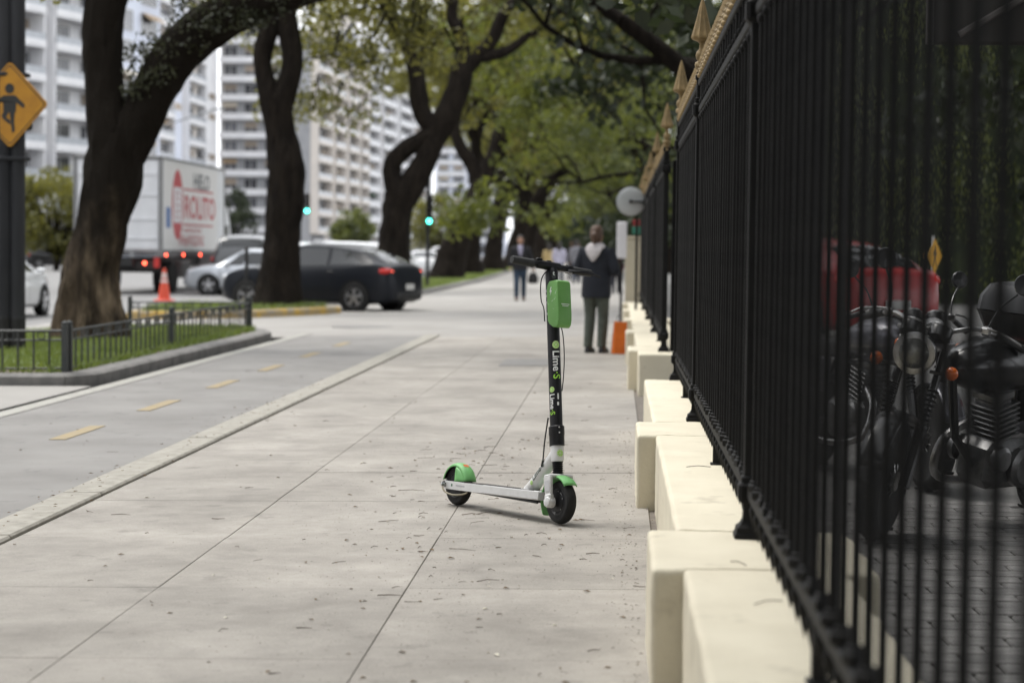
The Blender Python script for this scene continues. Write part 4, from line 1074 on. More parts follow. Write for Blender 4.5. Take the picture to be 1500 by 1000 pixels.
b.tube(spline([(-.034, -.022, .40), (-.046, -.03, .33), (-.055, -.034, .28), (-.075, -.03, .22), (-.082, -.03, .19)]), .0034, 6); b.tube([(-.075, -.031, .205), (-.088, -.031, .178)], .006, 6)
sc_part(b, 'cable', M_sblack, MS)

# ------------------------------------------------------------------ vehicles
M_glass = mat('dark_car_glass', (.012, .014, .016), .06, spec=.6)
M_trim = mat('car_trim_black', (.012, .012, .012), .6)
M_rim = mat('alloy_rim', (.48, .48, .49), .3, metal=.9)
M_tail = mat('tail_lamp', (.35, .01, .008), .15, emit=(1, .03, .015), estr=.08)
M_brake = mat('brake_lamp_lit', (.6, .05, .03), .2, emit=(1, .1, .05), estr=6)
M_head = mat('head_lamp', (.6, .62, .65), .1)
M_plate = mat('number_plate', (.6, .6, .58), .5)
def paint(name, c, metal=.0, rough=.28, coat=.3, spec=.4): return mat(name, c, rough, metal=metal, coat=coat, spec=spec)
CK = ('rf', 'bt', 'w', 'wr')
HATCH = dict(x=[-2.2, -2.12, -1.95, -1.7, -1.2, -.4, .3, 1.05, 1.2, 1.6, 1.95, 2.12, 2.2],
             rf=[.74, 1.0, 1.08, 1.22, 1.38, 1.47, 1.43, 1.06, 1.0, .95, .84, .68, .52],
             bt=[.70, .92, 1.02, 1.04, 1.0, .95, .92, .92, .93, .88, .77, .60, .46],
             w=[.62, .80, .86, .885, .895, .90, .90, .895, .89, .87, .80, .68, .55], wr=[.55, .66, .64, .60, .60, .62, .61, .70, .74, .74, .66, .52, .42], wb=(-1.33, 1.36), r=.325)
SEDAN = dict(x=[-2.3, -2.2, -2.0, -1.6, -1.35, -.7, -.1, .4, 1.1, 1.3, 1.7, 2.05, 2.2, 2.28],
             rf=[.72, .96, 1.03, 1.07, 1.14, 1.40, 1.45, 1.41, 1.03, .97, .92, .82, .66, .5],
             bt=[.68, .9, .96, .97, .95, .93, .92, .91, .91, .92, .86, .75, .58, .44],
             w=[.62, .79, .84, .87, .88, .89, .89, .89, .88, .88, .85, .78, .66, .52], wr=[.55, .68, .72, .72, .66, .60, .62, .60, .70, .73, .72, .64, .5, .4], wb=(-1.35, 1.38), r=.32)
SUV = dict(x=[-2.2, -2.15, -2.05, -1.8, -1.1, -.3, .4, 1.0, 1.15, 1.6, 2.0, 2.15, 2.22],
           rf=[.9, 1.2, 1.45, 1.66, 1.72, 1.74, 1.70, 1.26, 1.18, 1.12, 1.0, .8, .6],
           bt=[.86, 1.04, 1.1, 1.1, 1.08, 1.06, 1.05, 1.06, 1.08, 1.03, .9, .7, .55],
           w=[.7, .84, .89, .91, .92, .92, .92, .92, .91, .89, .83, .7, .56], wr=[.66, .72, .70, .68, .68, .69, .68, .75, .78, .77, .68, .54, .44], wb=(-1.35, 1.35), r=.36)
_wm = {}
def wheel_meshes(r):
    if r in _wm: return _wm[r]
    b = MB(); b.lathe([(r * .64, -.09), (r * .68, -.1), (r * .9, -.1), (r, -.07), (r, .07), (r * .9, .1), (r * .68, .1), (r * .64, .09)], 28, CYL)
    t = b.mesh('tyre', M_tyre)
    b = MB(); b.lathe([(r * .66, -.085), (r * .62, -.10), (r * .58, -.085), (r * .55, -.02)], 28, CYL, 0); b.lathe([(0, .02), (r * .6, .02)], 20, CYL, 1)
    for k in range(5):
        for dd in (-.13, .13):
            a = 2 * math.pi * k / 5
            b.tube([(.0, .085, 0), (r * .60 * math.sin(a + dd), .088, r * .60 * math.cos(a + dd))], [r * .09, r * .06], 6)
    b.lathe([(r * .16, -.1), (r * .13, -.11), (0, -.112)], 14, CYL)
    q = b.mesh('rim', [M_rim, M_trim])
    q.transform(Mx.Scale(1, 4))
    _wm[r] = (t, q); return _wm[r]
def car(name, label, cat, P, pm, loc, rz, group=None, glass=None, plate=True, brake=None, taxi=None, doors=True):
    glass = glass or M_glass
    t = thing(name, label, cat, loc, rz, group)
    ctrl = [V((P['rf'][i], P['bt'][i], P['w'][i])) for i in range(len(P['x']))]
    xs = [q.x for q in spline([V((x, 0, 0)) for x in P['x']], 5)]
    D = {k: [q.x for q in spline([V((v, 0, 0)) for v in P[k]], 5)] for k in CK}
    def g(k, x): return interp(xs, D[k], x)
    zb = lambda x: .2 + max(0, abs(x) - 1.9) * .35
    def half(x):
        rf, bt, w, wr = (g(k, x) for k in CK); z0 = zb(x)
        return [(w * .88, z0), (w * .97, z0 + .07), (w, z0 + .2), (w * 1.0, min(bt * .75, bt - .12)), (w * .975, bt - .03), (w * .955, bt), ((w * .955) * .4 + wr * .6, bt + (rf - .05 - bt) * .6), (wr, rf - .045), (wr * .8, rf - .012), (wr * .45, rf + .006), (0, rf + .012)]
    b = MB(); secs = []
    for x in xs:
        h = half(x); secs.append([(x, y, z) for y, z in h] + [(x, -y, z) for y, z in h[-2::-1]])
    b.loft(secs); body = b.build('body', pm, t, 32); fix_normals(body)
    if taxi:
        b = MB(); b.loft([[(x, y, z + .004) for (x, y, z) in s[7:14]] for s in secs if -1.75 < s[0][0] < .5], caps=False, closed=False); b.build('roof', taxi, t)
    def side(x, u, off):
        rf, bt, w, wr = (g(k, x) for k in CK); y0, z0, y1, z1 = w * .955, bt, wr, rf - .045
        ym, zm = y0 * .4 + y1 * .6, z0 + (z1 + -.005 - z0) * .6
        if u < .6: y, z = y0 + (ym - y0) * u / .6, z0 + (zm - z0) * u / .6
        else: y, z = ym + (y1 - ym) * (u - .6) / .4, zm + (z1 - zm) * (u - .6) / .4
        return y + off, z + off * .3
    xw0 = P['x'][3]; 
    panes = [(-.62, .28, -.60, .10), (.34, .98, .16, .34), (-1.48, -.70, -1.08, -.68)] if P is not SEDAN else [(-.62, .24, -.58, .14), (.30, .98, .20, .44), (-1.25, -.68, -.80, -.64)]
    for s_ in (-1, 1):
        for a0, a1, c0, c1 in panes:
            b = MB(); gr = []
            for i in range(7):
                u = i / 6; row = []
                for j in range(5):
                    v = .10 + .80 * j / 4; x = (a0 + (a1 - a0) * u) * (1 - j / 4) + (c0 + (c1 - c0) * u) * j / 4
                    y, z = side(x, v, .008); row.append((x, s_ * y, z))
                gr.append(row)
            b.loft(gr, caps=False, closed=False); b.build('window', glass, t)
    def top(x, f, off):
        rf, wr = g('rf', x), g('wr', x); f_ = abs(f)
        z = interp([0, .45, .8, 1], [rf + .012, rf + .006, rf - .012, rf - .045], f_)
        return (x, f * wr, z + off)
    ws = (.42, 1.06) if P is not SUV else (.5, 1.0); rw = {id(HATCH): (-1.98, -1.28), id(SEDAN): (-1.45, -.78), id(SUV): (-2.1, -1.88)}[id(P)]
    for nm, (xa, xb) in (('windscreen', ws), ('rear_window', rw)):
        b = MB(); b.loft([[top(xa + (xb - xa) * i / 6, f / 5 * .9, .01) for f in range(-5, 6)] for i in range(7)], caps=False, closed=False); b.build(nm, glass, t)
    ty, ri = wheel_meshes(P['r'])
    for x in P['wb']:
        for s_ in (-1, 1):
            w = g('w', x)
            b = MB(); b.lathe([(0, 0), (P['r'] * 1.16, 0)], 28, T(x, s_ * (w + .006), P['r']) @ RX(R(90))); o = b.build('wheel_arch', M_trim, t, 0)
            wo = share('wheel', ty, t, (x, s_ * (w - .07), P['r']), (0, 0, 0 if s_ > 0 else math.pi)); share('rim', ri, wo)
    for s_ in (-1, 1):
        zt = g('bt', -2.05) - .08
        b = MB(); b.ball((-1.99, s_ * g('w', -2.0) * .86, zt), (.16, .17, .085), 12); b.build('tail_lamp', M_tail, t)
        b = MB(); b.ball((1.93, s_ * g('w', 1.93) * .80, g('bt', 1.93) - .06), (.2, .14, .08), 12); b.build('head_lamp', M_head, t)
        b = MB(); b.ball((.82, s_ * (g('w', .8) + .08), g('bt', .8) + .06), (.07, .1, .065), 10); b.build('mirror', pm, t)
        if brake: b = MB(); b.ball((-2.10, s_ * g('w', -2.0) * .80, zt - .01), (.05, .045, .035), 10); b.build('brake_lamp', M_brake, t)
        if doors:
            for x in (-.62, .30):
                b = MB(); b.cbox((x - .12 if x < 0 else x - .1, s_ * (g('w', x) * .985 + .006), g('bt', x) - .09), (.16, .02, .028), .006); b.build('door_handle', pm, t)
            b = MB()
            for x in (-.68, .27, 1.02):
                h = half(x); b.loft([[(x - .005, s_ * (y + .003), z) for y, z in h[1:6]], [(x + .005, s_ * (y + .003), z) for y, z in h[1:6]]], caps=False, closed=False)
            b.build('door_seam', M_trim, t)
    b = MB(); b.cbox((-2.17, 0, .36), (.1, 1.2, .16), .03); b.build('rear_bumper_insert', M_trim, t)
    b = MB(); b.cbox((2.16, 0, .34), (.1, 1.1, .18), .03); b.build('front_bumper_insert', M_trim, t)
    if plate:
        b = MB(); b.cbox((-2.225, 0, .56), (.012, .40, .13), .004); b.build('number_plate', M_plate, t)
        b = MB(); b.cbox((2.225, 0, .42), (.012, .40, .13), .004); b.build('number_plate', M_plate, t)
    return t
M_navy = paint('dark_blue_paint', (.0115, .0135, .0185), .0, .36, .06, .2)
M_silver = paint('silver_paint', (.42, .44, .47), .5)
M_whitep = paint('white_car_paint', (.70, .71, .72))
M_greyp = paint('grey_car_paint', (.10, .103, .108), .4)
M_redp = paint('red_car_paint', (.40, .010, .012))
M_blackp = paint('black_car_paint', (.012, .012, .013))
M_yroof = paint('taxi_yellow_paint', (.55, .30, .02))
hx = math.atan2(1.02, -2.68)
dark = car('parked_hatchback', 'dark blue hatchback crossing the driveway behind the yellow-edged kerb island', 'car', HATCH, M_navy, (-6.56, 31.35, gz(-6.95) - .01), hx, brake=True)
car('silver_car', 'silver car nosing out beside the white truck, half hidden by the second trunk', 'car', SEDAN, M_silver, (-11.25, 44.4, ROADZ), math.pi - .06)
car('grey_car', 'dark grey car behind the silver car, beside the truck side panel', 'car', SUV, M_greyp, (-12.5, 47.6, ROADZ), R(97)).scale = (1.08, 1.08, 1.1)
car('white_car', 'white car at the left edge behind the black pole, rear corner showing', 'car', SEDAN, M_whitep, (-13.05, 28.9, ROADZ), R(90), brake=False)
car('red_car', 'red hatchback inside the fence behind the motorcycles', 'car', HATCH, M_redp, (2.78, 21.2, 0), R(120))
car('taxi', 'black taxi with yellow roof far across the road left of the truck', 'taxi', HATCH, M_blackp, (-36.5, 92, ROADZ), R(20), taxi=M_yroof)
GW = 'white cars queuing on the avenue'
w0 = car('white_car', 'white tall car just behind the dark hatchback, its roof showing above it', 'car', SUV, M_whitep, (-9.9, 50, ROADZ), R(172), GW)
w1 = car('white_saloon', 'white saloon queuing right of the third trunk', 'car', SEDAN, M_whitep, (-9.9, 73, ROADZ), R(94), GW)
for src, x, y, a, l in ((w0, -13.5, 60, 95, 'white tall car right of the second trunk, under the traffic light'), (w1, -16.2, 67, 88, 'white saloon in the far lane left of the green traffic light'),
                        (w0, -10.0, 63, 90, 'white tall car at the kerb between the third and fourth trunks'), (w1, -13.2, 82, 90, 'white saloon farther up the queue behind the thin lamp post'),
                        (w0, -10.2, 88, 91, 'white tall car far up the queue beside the fourth trunk'), (w0, -19, 96, 85, 'white tall car far up the avenue left of the round green tree'), (w1, -11, 104, 90, 'small white saloon farthest up the queue'), (w1, -14.8, 55, 92, 'white saloon half hidden by the second trunk, behind the silver car'), (w0, -16.5, 82, 90, 'white tall car in the middle of the avenue below the tan balcony block'), (w1, -21, 78, 88, 'white saloon far out on the avenue right of the truck cab'), (w0, -13.2, 108, 90, 'white tall car far up beyond the thin lamp post'), (w1, -9.4, 58, 93, 'white saloon at the kerb just past the third trunk')):
    dup(src, loc=(x, y, ROADZ), rz=R(a), label=l)

# box truck
M_tw = mat('truck_white', (.66, .67, .69), .45, c2=(.58, .59, .61), scale=2)
M_alu = mat('truck_edge_grey', (.2, .2, .2), .5, metal=.3)
M_tred = mat('advert_red', (.42, .04, .05), .5); M_tdk = mat('advert_dark', (.06, .07, .08), .5); M_tblue = mat('advert_blue', (.06, .13, .32), .5)
tk = thing('box_truck', 'white ice delivery truck seen from behind, red advert on its side', 'truck', (-15.6, 44, ROADZ), 0)
b = MB(); b.cbox((0, 3.8, 2.82), (2.74, 7.5, 2.95), .03); b.build('cargo_box', M_tw, tk)
b = MB()
for x in (-1.36, 1.36):
    b.cbox((x, .03, 2.82), (.09, .1, 3.0), .01); b.cbox((x, 3.8, 4.29), (.07, 7.55, .08), .01); b.cbox((x, 3.8, 1.36), (.07, 7.55, .10), .01); b.cbox((x, 7.55, 2.82), (.08, .08, 3.0), .01)
b.cbox((0, .03, 4.28), (2.8, .1, .1), .01); b.build('box_edging', M_alu, tk)
for s_ in (-1, 1):
    d_ = MB(); d_.cbox((s_ * .66, .03, 2.8), (1.24, .05, 2.78), .012); o = d_.build('rear_door', M_tw, tk)
    for z in (1.75, 2.35, 3.1, 3.75):
        b = MB(); b.cbox((s_ * .66, -.005, z), (1.2, .04, .045), .008); b.build('door_rib', M_tw, o)
    b = MB(); b.tube([(s_ * .16, -.03, 1.4), (s_ * .16, -.03, 4.2)], .018, 6); b.build('lock_bar', M_alu, o)
def tsf(yy, zz): return lambda x, y: (1.379, yy + x, zz + y)
def strokes(b, y0, y1, z, h, n):
    rg = random.Random(n)
    for k in range(n):
        y = y0 + (y1 - y0) * k / n; w = (y1 - y0) / n
        b.add([(1.3785, y, z), (1.3785, y + w * .28, z), (1.3785, y + w * .28, z + h), (1.3785, y, z + h)], [(0, 1, 2, 3)])
        for q in rg.sample((0, .42, .85), 2): b.add([(1.3785, y + w * .28, z + h * q), (1.3785, y + w * .8, z + h * q), (1.3785, y + w * .8, z + h * (q + .15)), (1.3785, y + w * .28, z + h * (q + .15))], [(0, 1, 2, 3)])
ad = MB(); ad.add([(1.374, .25, 1.42), (1.374, 6.6, 1.42), (1.374, 6.6, 4.2), (1.374, .25, 4.2)], [(0, 1, 2, 3)]); adp = ad.build('advert_panel', mat('advert_cream', (.62, .61, .6), .5), tk)
b = MB(); put_text(b, 'HIELO', .72, tsf(3.55, 3.46)); b.build('advert_lettering', M_tdk, adp)
b = MB()
el = [(1.377, 1.75 + .62 * math.cos(6.2832 * k / 28), 2.86 + 1.13 * math.sin(6.2832 * k / 28)) for k in range(28)]; b.add(el, [tuple(range(28))])
put_text(b, 'ROLITO', 1.06, tsf(2.5, 2.46)); b.add([(1.378, y, z) for y, z in ((2.4, 3.36), (6.0, 3.36), (6.0, 3.42), (2.4, 3.42))], [(0, 1, 2, 3)]); b.add([(1.378, y, z) for y, z in ((2.4, 2.2), (6.0, 2.2), (6.0, 2.26), (2.4, 2.26))], [(0, 1, 2, 3)])
strokes(b, 1.95, 4.9, 1.55, .32, 12); b.build('advert_print', M_tred, adp)
b = MB(); b.add([(1.380, 1.75 + .44 * s, z) for s, z in ((-1, 2.28), (1, 2.28), (1, 3.42), (-1, 3.42))], [(0, 1, 2, 3)]); b.build('advert_oval_field', M_tw, adp)
b = MB(); [b.add([(1.383, 1.75 + a, z + c) for a, c in ((-.14, 0), (.14, 0), (.14, .05), (-.08, .05), (-.08, .13), (-.14, .13))], [(0, 1, 2, 3, 4, 5)]) for z in (2.42, 2.62, 2.82, 3.02, 3.2)]; strokes(b, 2.4, 4.6, 1.98, .13, 14); b.build('small_print', M_tred, adp)
b = MB(); b.add([(1.378, y, z) for y, z in ((.5, 2.1), (.98, 2.1), (.98, 2.75), (.5, 2.75))], [(0, 1, 2, 3)]); b.build('blue_mark', M_tblue, adp)
b = MB(); b.cbox((0, 3.9, 1.0), (.9, 7.6, .28), .03); b.cbox((0, .5, .75), (2.3, .12, .14), .02); b.cbox((0, .35, .92), (2.5, .1, .3), .02); b.build('chassis', M_trim, tk)
b = MB(); b.cbox((1.12, 3.2, .75), (.3, .9, .55), .04); b.build('side_tank', M_alu, tk)
tb = MB(); tb.lathe([(.3, -.13), (.34, -.15), (.47, -.15), (.52, -.1), (.52, .1), (.47, .15), (.3, .15)], 26, RY(R(90))); tm = tb.mesh('tyre', M_tyre)
rb_ = MB(); rb_.lathe([(.33, .13), (.3, .15), (.27, .05), (.12, .02), (.1, .1), (0, .11)], 20, RY(R(90))); rm = rb_.mesh('rim', M_rim)
for x, y in ((-1.1, 1.9), (1.1, 1.9), (-.78, 1.9), (.78, 1.9), (-1.1, 8.6), (1.1, 8.6)):
    w_ = share('wheel', tm, tk, (x, y, .52)); share('rim', rm, w_, rot=(0, 0, 0 if x > 0 else math.pi))
b = MB(); b.loft([[(-1.15, 7.7, z0), (1.15, 7.7, z0), (1.15, yy, z0), (-1.15, yy, z0)] for z0, yy in ((.75, 9.6), (1.6, 9.55), (2.2, 9.35), (2.9, 8.9), (3.0, 8.7))]); o = b.build('cab', M_tw, tk); fix_normals(o)
b = MB(); b.cbox((1.156, 8.5, 1.95), (.01, .9, .7), .004); b.cbox((-1.156, 8.5, 1.95), (.01, .9, .7), .004); b.build('cab_window', M_glass, tk)
b = MB(); b.cbox((1.45, 9.3, 2.0), (.12, .2, .75), .04); b.tube([(1.15, 9.2, 2.3), (1.45, 9.3, 2.3)], .025, 6); b.build('wing_mirror', M_trim, tk)
for x in (-1.15, 1.15):
    b = MB(); b.cbox((x, .28, 1.0), (.18, .06, .32), .015); b.build('tail_lamp', M_tail, tk)
for y in (.5, 2.4, 4.4, 6.6):
    b = MB(); b.ball((1.385, y, 1.24), (.02, .06, .05), 8); b.build('marker_lamp', M_brake, tk)
b = MB(); b.ball((.78, .24, .98), (.05, .03, .05), 8); b.build('brake_lamp', M_brake, tk)

for c in tk.children:                    # a long box: stretch everything but the wheels
    c.location.y *= 1.32
    if not c.name.startswith('wheel'): c.scale.y = 1.32
# traffic cone
M_cone = mat('cone_orange', (.62, .07, .03), .5); M_cband = mat('cone_band', (.6, .58, .55), .5)
t = thing('traffic_cone', 'orange traffic cone with pale bands on the road by the truck', 'traffic cone', (-12.42, 38.7, ROADZ))
b = MB(); b.cbox((0, 0, .025), (.5, .5, .05), .02); b.build('base', M_cone, t)
b = MB(); b.lathe([(.19, .05), (.17, .07), (.12, .42), (.10, .50), (.085, .6), (.045, .9), (.03, .905), (0, .905)], 20); b.build('cone', M_cone, t)
for z, r in ((.52, .1), (.63, .082), (.72, .07)):
    b = MB(); b.lathe([(r + .004, z), (r - .006, z + .06)], 20); b.build('band', M_cband, t)

# ------------------------------------------------------------------ motorcycles behind the fence
M_tank = paint('motorcycle_grey_paint', (.10, .10, .115), .5)
M_tankb = paint('motorcycle_black_paint', (.006, .006, .0065))
M_engine = mat('engine_alloy', (.20, .20, .2), .4, metal=.8, c2=(.1, .1, .1), scale=9)
M_seat = mat('seat_vinyl', (.014, .014, .014), .5)
M_lens = mat('headlamp_lens', (.30, .30, .28), .08, metal=.85, c2=(.16, .16, .15), scale=18, bump=.6, bscale=25)
M_amber = mat('amber_lens', (.50, .10, .008), .15)
def motorcycle(label, loc, rz, steer, lean, tank, box=False):
    t = thing('motorcycle', label, 'motorcycle', loc, rz, 'motorcycles parked behind the fence')
    t.rotation_euler = (-lean, 0, rz)
    WBm, r = 1.38, .31
    tyre = MB(); pr = [(r - .055 + .055 * math.sin(math.pi * k / 8), -.052 * math.cos(math.pi * k / 8)) for k in range(9)]
    tyre.lathe([(r - .075, -.04)] + pr + [(r - .075, .04)], 30, CYL)
    for k in range(26): tyre.cbox((0, (.02 if k % 2 else -.02), r + .001), (.022, .05, .008), .003, RY(6.2832 * k / 26))
    rim = MB(); rim.lathe([(r - .06, -.03), (r - .085, -.03), (r - .085, .03), (r - .06, .03)], 30, CYL); rim.lathe([(.05, -.06), (.05, .06)], 12, CYL)
    for k in range(18):
        a = 6.2832 * k / 18; rim.tube([(.045 * math.sin(a + .5), .05 * (-1) ** k, .045 * math.cos(a + .5)), ((r - .08) * math.sin(a), 0, (r - .08) * math.cos(a))], .0025, 4)
    MSt = T(WBm, 0, r) @ RZ(steer)
    rake = R(27); A = lambda s, v=0, u=0: (-math.sin(rake) * s + u * math.cos(rake), v, math.cos(rake) * s + u * math.sin(rake))
    fw_ = tyre.build('front_wheel', M_tyre, t); fw_.matrix_local = MSt; share('rim', rim.mesh('rim', M_chrome), fw_)
    rw_ = share('rear_wheel', fw_.data, t, (0, 0, r)); share('rim', fw_.children[0].data, rw_)
    def st(b, nm, m, **k): o = b.build(nm, m, t, **k); o.data.transform(MSt); return o
    for v in (-.1, .1):
        b = MB(); b.tube([A(-.02, v), A(.30, v)], .030, 10); b.tube([A(.30, v), A(.70, v)], .02, 10)
        for k in range(9): b.lathe([(.026, -.006), (.034, 0), (.026, .006)], 10, T(*A(.28 + k * .025, v)) @ RY(-rake))
        st(b, 'fork_leg', M_tankb)
    b = MB(); b.loft([[((r + .035) * math.cos(a), y, (r + .035 - abs(y) * .25) * math.sin(a)) for y in (-.065, -.04, 0, .04, .065)] for a in [R(20 + 10 * k) for k in range(13)]], caps=False, closed=False); o = st(b, 'front_fender', tank); m_ = o.modifiers.new('s', 'SOLIDIFY'); m_.thickness = .004
    hl = A(.62, 0, .13)
    b = MB(); b.lathe([(.03, -.13), (.075, -.09), (.1, -.02), (.104, .02), (.1, .03), (.092, .03)], 26, T(*hl) @ RY(R(90))); hs_ = st(b, 'headlamp', M_tankb)
    b = MB(); b.lathe([(.094, .026), (.07, .042), (.03, .05), (0, .052)], 26, T(*hl) @ RY(R(90))); o = b.build('lens', M_lens, hs_); o.data.transform(MSt)
    b = MB(); b.lathe([(.094, .026), (.105, .028), (.105, .036), (.094, .038)], 26, T(*hl) @ RY(R(90))); o = b.build('lens_ring', M_chrome, hs_); o.data.transform(MSt)
    for v in (-.07, .07):
        b = MB(); b.lathe([(.058, -.05), (.06, 0), (.056, .012), (0, .014)], 16, T(*A(.78, v, .06)) @ RY(-R(35))); o = st(b, 'gauge', M_tankb)
        b = MB(); b.lathe([(.06, .0), (.063, .006), (.058, .014)], 16, T(*A(.78, v, .06)) @ RY(-R(35))); q = b.build('gauge_ring', M_chrome, o); q.data.transform(MSt)
    for v in (-.19, .19):
        b = MB(); b.tube([A(.56, v * .4, .06), A(.56, v, .07)], .009, 6); st(b, 'indicator_stalk', M_tankb)
        b = MB(); p = A(.56, v, .1); b.ball(p, (.03, .034, .034), 12); st(b, 'indicator', M_amber)
    b = MB(); hb = [A(.80, 0, -.02), A(.80, .08, -.02), A(.86, .2, -.06), A(.87, .30, -.14), A(.86, .36, -.2)]; b.tube(spline(hb), .012, 8); b.tube(spline([(x, -y, z) for x, y, z in hb]), .012, 8); b.cbox(A(.73), (.12, .26, .035), .01); st(b, 'handlebar', M_chrome)
    for s_ in (-1, 1):
        g0, g1 = V(A(.87, s_ * .29, -.13)), V(A(.86, s_ * .42, -.24)); b = MB(); b.tube([g0, g1], .018, 10); st(b, 'grip', M_seat)
        b = MB(); b.cbox(A(.87, s_ * .25, -.09), (.05, .05, .045), .01); b.tube(spline([A(.87, s_ * .26, -.05), A(.86, s_ * .34, -.06), A(.85, s_ * .42, -.15)]), .006, 6); st(b, 'lever', M_chrome)
        b = MB(); b.tube(spline([A(.87, s_ * .25, -.09), A(1.0, s_ * .28, -.1), A(1.1, s_ * .34, -.12)]), .006, 6); ml = st(b, 'mirror_stalk', M_tankb)
        b = MB(); b.lathe([(.052, -.012), (.056, 0), (.05, .012), (0, .016)], 18, T(*A(1.16, s_ * .36, -.13)) @ RY(R(80))); st(b, 'mirror', M_tankb)
    tk_ = []
    for x, w, z0, z1 in ((.30, .08, .78, .86), (.40, .13, .74, .93), (.60, .155, .72, 1.0), (.80, .155, .72, 1.01), (.95, .12, .76, .96), (1.02, .06, .80, .90)):
        zc, h = (z0 + z1) / 2, (z1 - z0) / 2; tk_.append([(x, w * math.cos(6.2832 * k / 16), zc + h * math.sin(6.2832 * k / 16)) for k in range(16)])
    b = MB(); b.loft(tk_); o = b.build('fuel_tank', tank, t, 60)
    b = MB(); b.lathe([(.035, 0), (.035, .012), (0, .016)], 14, T(.72, 0, 1.0)); b.build('filler_cap', M_chrome, o)
    se = [[(x, y * w, z + (.05 if abs(y) < .9 else 0)) for y in (-1, -.7, 0, .7, 1)] + [(x, w * .9, z - .06), (x, -w * .9, z - .06)] for x, w, z in ((-.48, .09, .86), (-.35, .13, .85), (.0, .15, .80), (.25, .12, .79), (.36, .09, .82))]
    b = MB(); b.loft(se); o = b.build('seat', M_seat, t, 50); fix_normals(o)
    b = MB(); b.tube([(1.02, 0, .86), (.9, 0, .5), (.62, 0, .25), (.2, 0, .28), (.05, 0, .55), (.3, 0, .8)], .022, 8); b.tube([(.95, 0, .86), (.3, 0, .80), (-.5, 0, .80)], .02, 8)
    for v in (-.11, .11): b.tube([(0, v, r), (.35, v, .33)], .02, 8); b.tube([(-.02, v, r + .02), (-.12, v, .8)], .022, 8)
    b.build('frame', M_tankb, t)
    b = MB(); b.cbox((.52, 0, .36), (.42, .26, .26), .05)
    for s_ in (-1, 1): b.lathe([(.11, 0), (.11, .03), (.085, .05), (0, .052)], 20, T(.50, s_ * .13, .36) @ RX(R(-90 * s_))); b.lathe([(.07, 0), (.07, .03), (.05, .045), (0, .047)], 16, T(.68, s_ * .12, .40) @ RX(R(-90 * s_)))
    b.build('engine', M_engine, t)
    b = MB(); MC = T(.60, 0, .50) @ RY(R(14))
    for k in range(7): b.cbox((0, 0, k * .028), (.19, .20, .012), .004, MC)
    b.cbox((0, 0, .22), (.16, .17, .07), .02, MC); b.cbox((0, 0, .1), (.13, .14, .2), .01, MC); b.build('cylinder', M_engine, t)
    b = MB(); b.tube(spline([(.70, -.06, .56), (.86, -.1, .45), (.82, -.14, .26), (.5, -.17, .2), (.1, -.18, .24)]), .022, 10); b.tube([(.15, -.18, .235), (.05, -.19, .25), (-.42, -.2, .33)], [.03, .045, .045], 12); b.build('exhaust', M_chrome, t)
    b = MB(); 
    for s_ in (-1, 1): b.loft([[(x, s_ * y, z) for x, z in ((.02, .55), (.30, .5), (.32, .72), (.0, .74))] for y in (.10, .135)])
    o = b.build('side_cover', tank, t, bevel=.01); fix_normals(o)
    b = MB(); b.loft([[((r + .05) * math.cos(a), y, r + (r + .05 - abs(y) * .25) * math.sin(a)) for y in (-.08, -.05, 0, .05, .08)] for a in [R(50 + 11 * k) for k in range(13)]], caps=False, closed=False); o = b.build('rear_fender', tank, t); m_ = o.modifiers.new('s', 'SOLIDIFY'); m_.thickness = .004
    b = MB(); b.ball((-.52, 0, .72), (.05, .07, .05), 10); b.build('tail_lamp', M_tail, t)
    b = MB(); b.tube([(.45, .13, .22), (.40, .26, .1), (.36, .34, -.03)], [.014, .013, .012], 8); b.build('side_stand', M_tankb, t)
    if box:
        b = MB(); b.tube([(-.1, .1, .84), (-.62, .1, .9)], .012, 6); b.tube([(-.1, -.1, .84), (-.62, -.1, .9)], .012, 6); b.build('carrier', M_tankb, t)
        bs = []
        for z, x0, x1, w in ((.90, -.62, -.24, .15), (.93, -.66, -.2, .19), (1.04, -.70, -.17, .23), (1.06, -.71, -.16, .24), (1.14, -.70, -.18, .23), (1.21, -.66, -.24, .19), (1.225, -.6, -.28, .15)):
            bs.append([(x0, -w * .8, z), (x0 + .05, -w, z), (x1 - .05, -w, z), (x1, -w * .75, z), (x1, w * .75, z), (x1 - .05, w, z), (x0 + .05, w, z), (x0, w * .8, z)])
        b = MB(); b.loft(bs[:4]); o = b.build('top_box', M_seat, t); fix_normals(o)
        b = MB(); b.loft([[(x, y, z + .006) for x, y, z in q] for q in bs[3:]]); o = b.build('top_box_lid', mat('top_box_grey', (.035, .036, .038), .4), t); fix_normals(o)
    t.scale = (.9, .9, .9)
    return t
ah = R(222)
motorcycle('classic black motorcycle with round headlamp facing the fence, bars turned', (1.15 - math.cos(ah) * 1.24, 6.28 - math.sin(ah) * 1.24 / K, 0), ah, R(24), R(11), M_tankb)
bh = R(-66)
motorcycle('grey-tanked motorcycle behind the one with the round headlamp, mirror raised', (1.66 - math.cos(bh) * 1.24, 7.6 - math.sin(bh) * 1.24 / K, 0), bh, R(-10), R(5), M_tank)
ch_ = R(52)
motorcycle('grey motorcycle with a black top box, rear towards the fence', (2.40, 8.0, 0), ch_, R(-8), R(-5), M_tank, box=True)

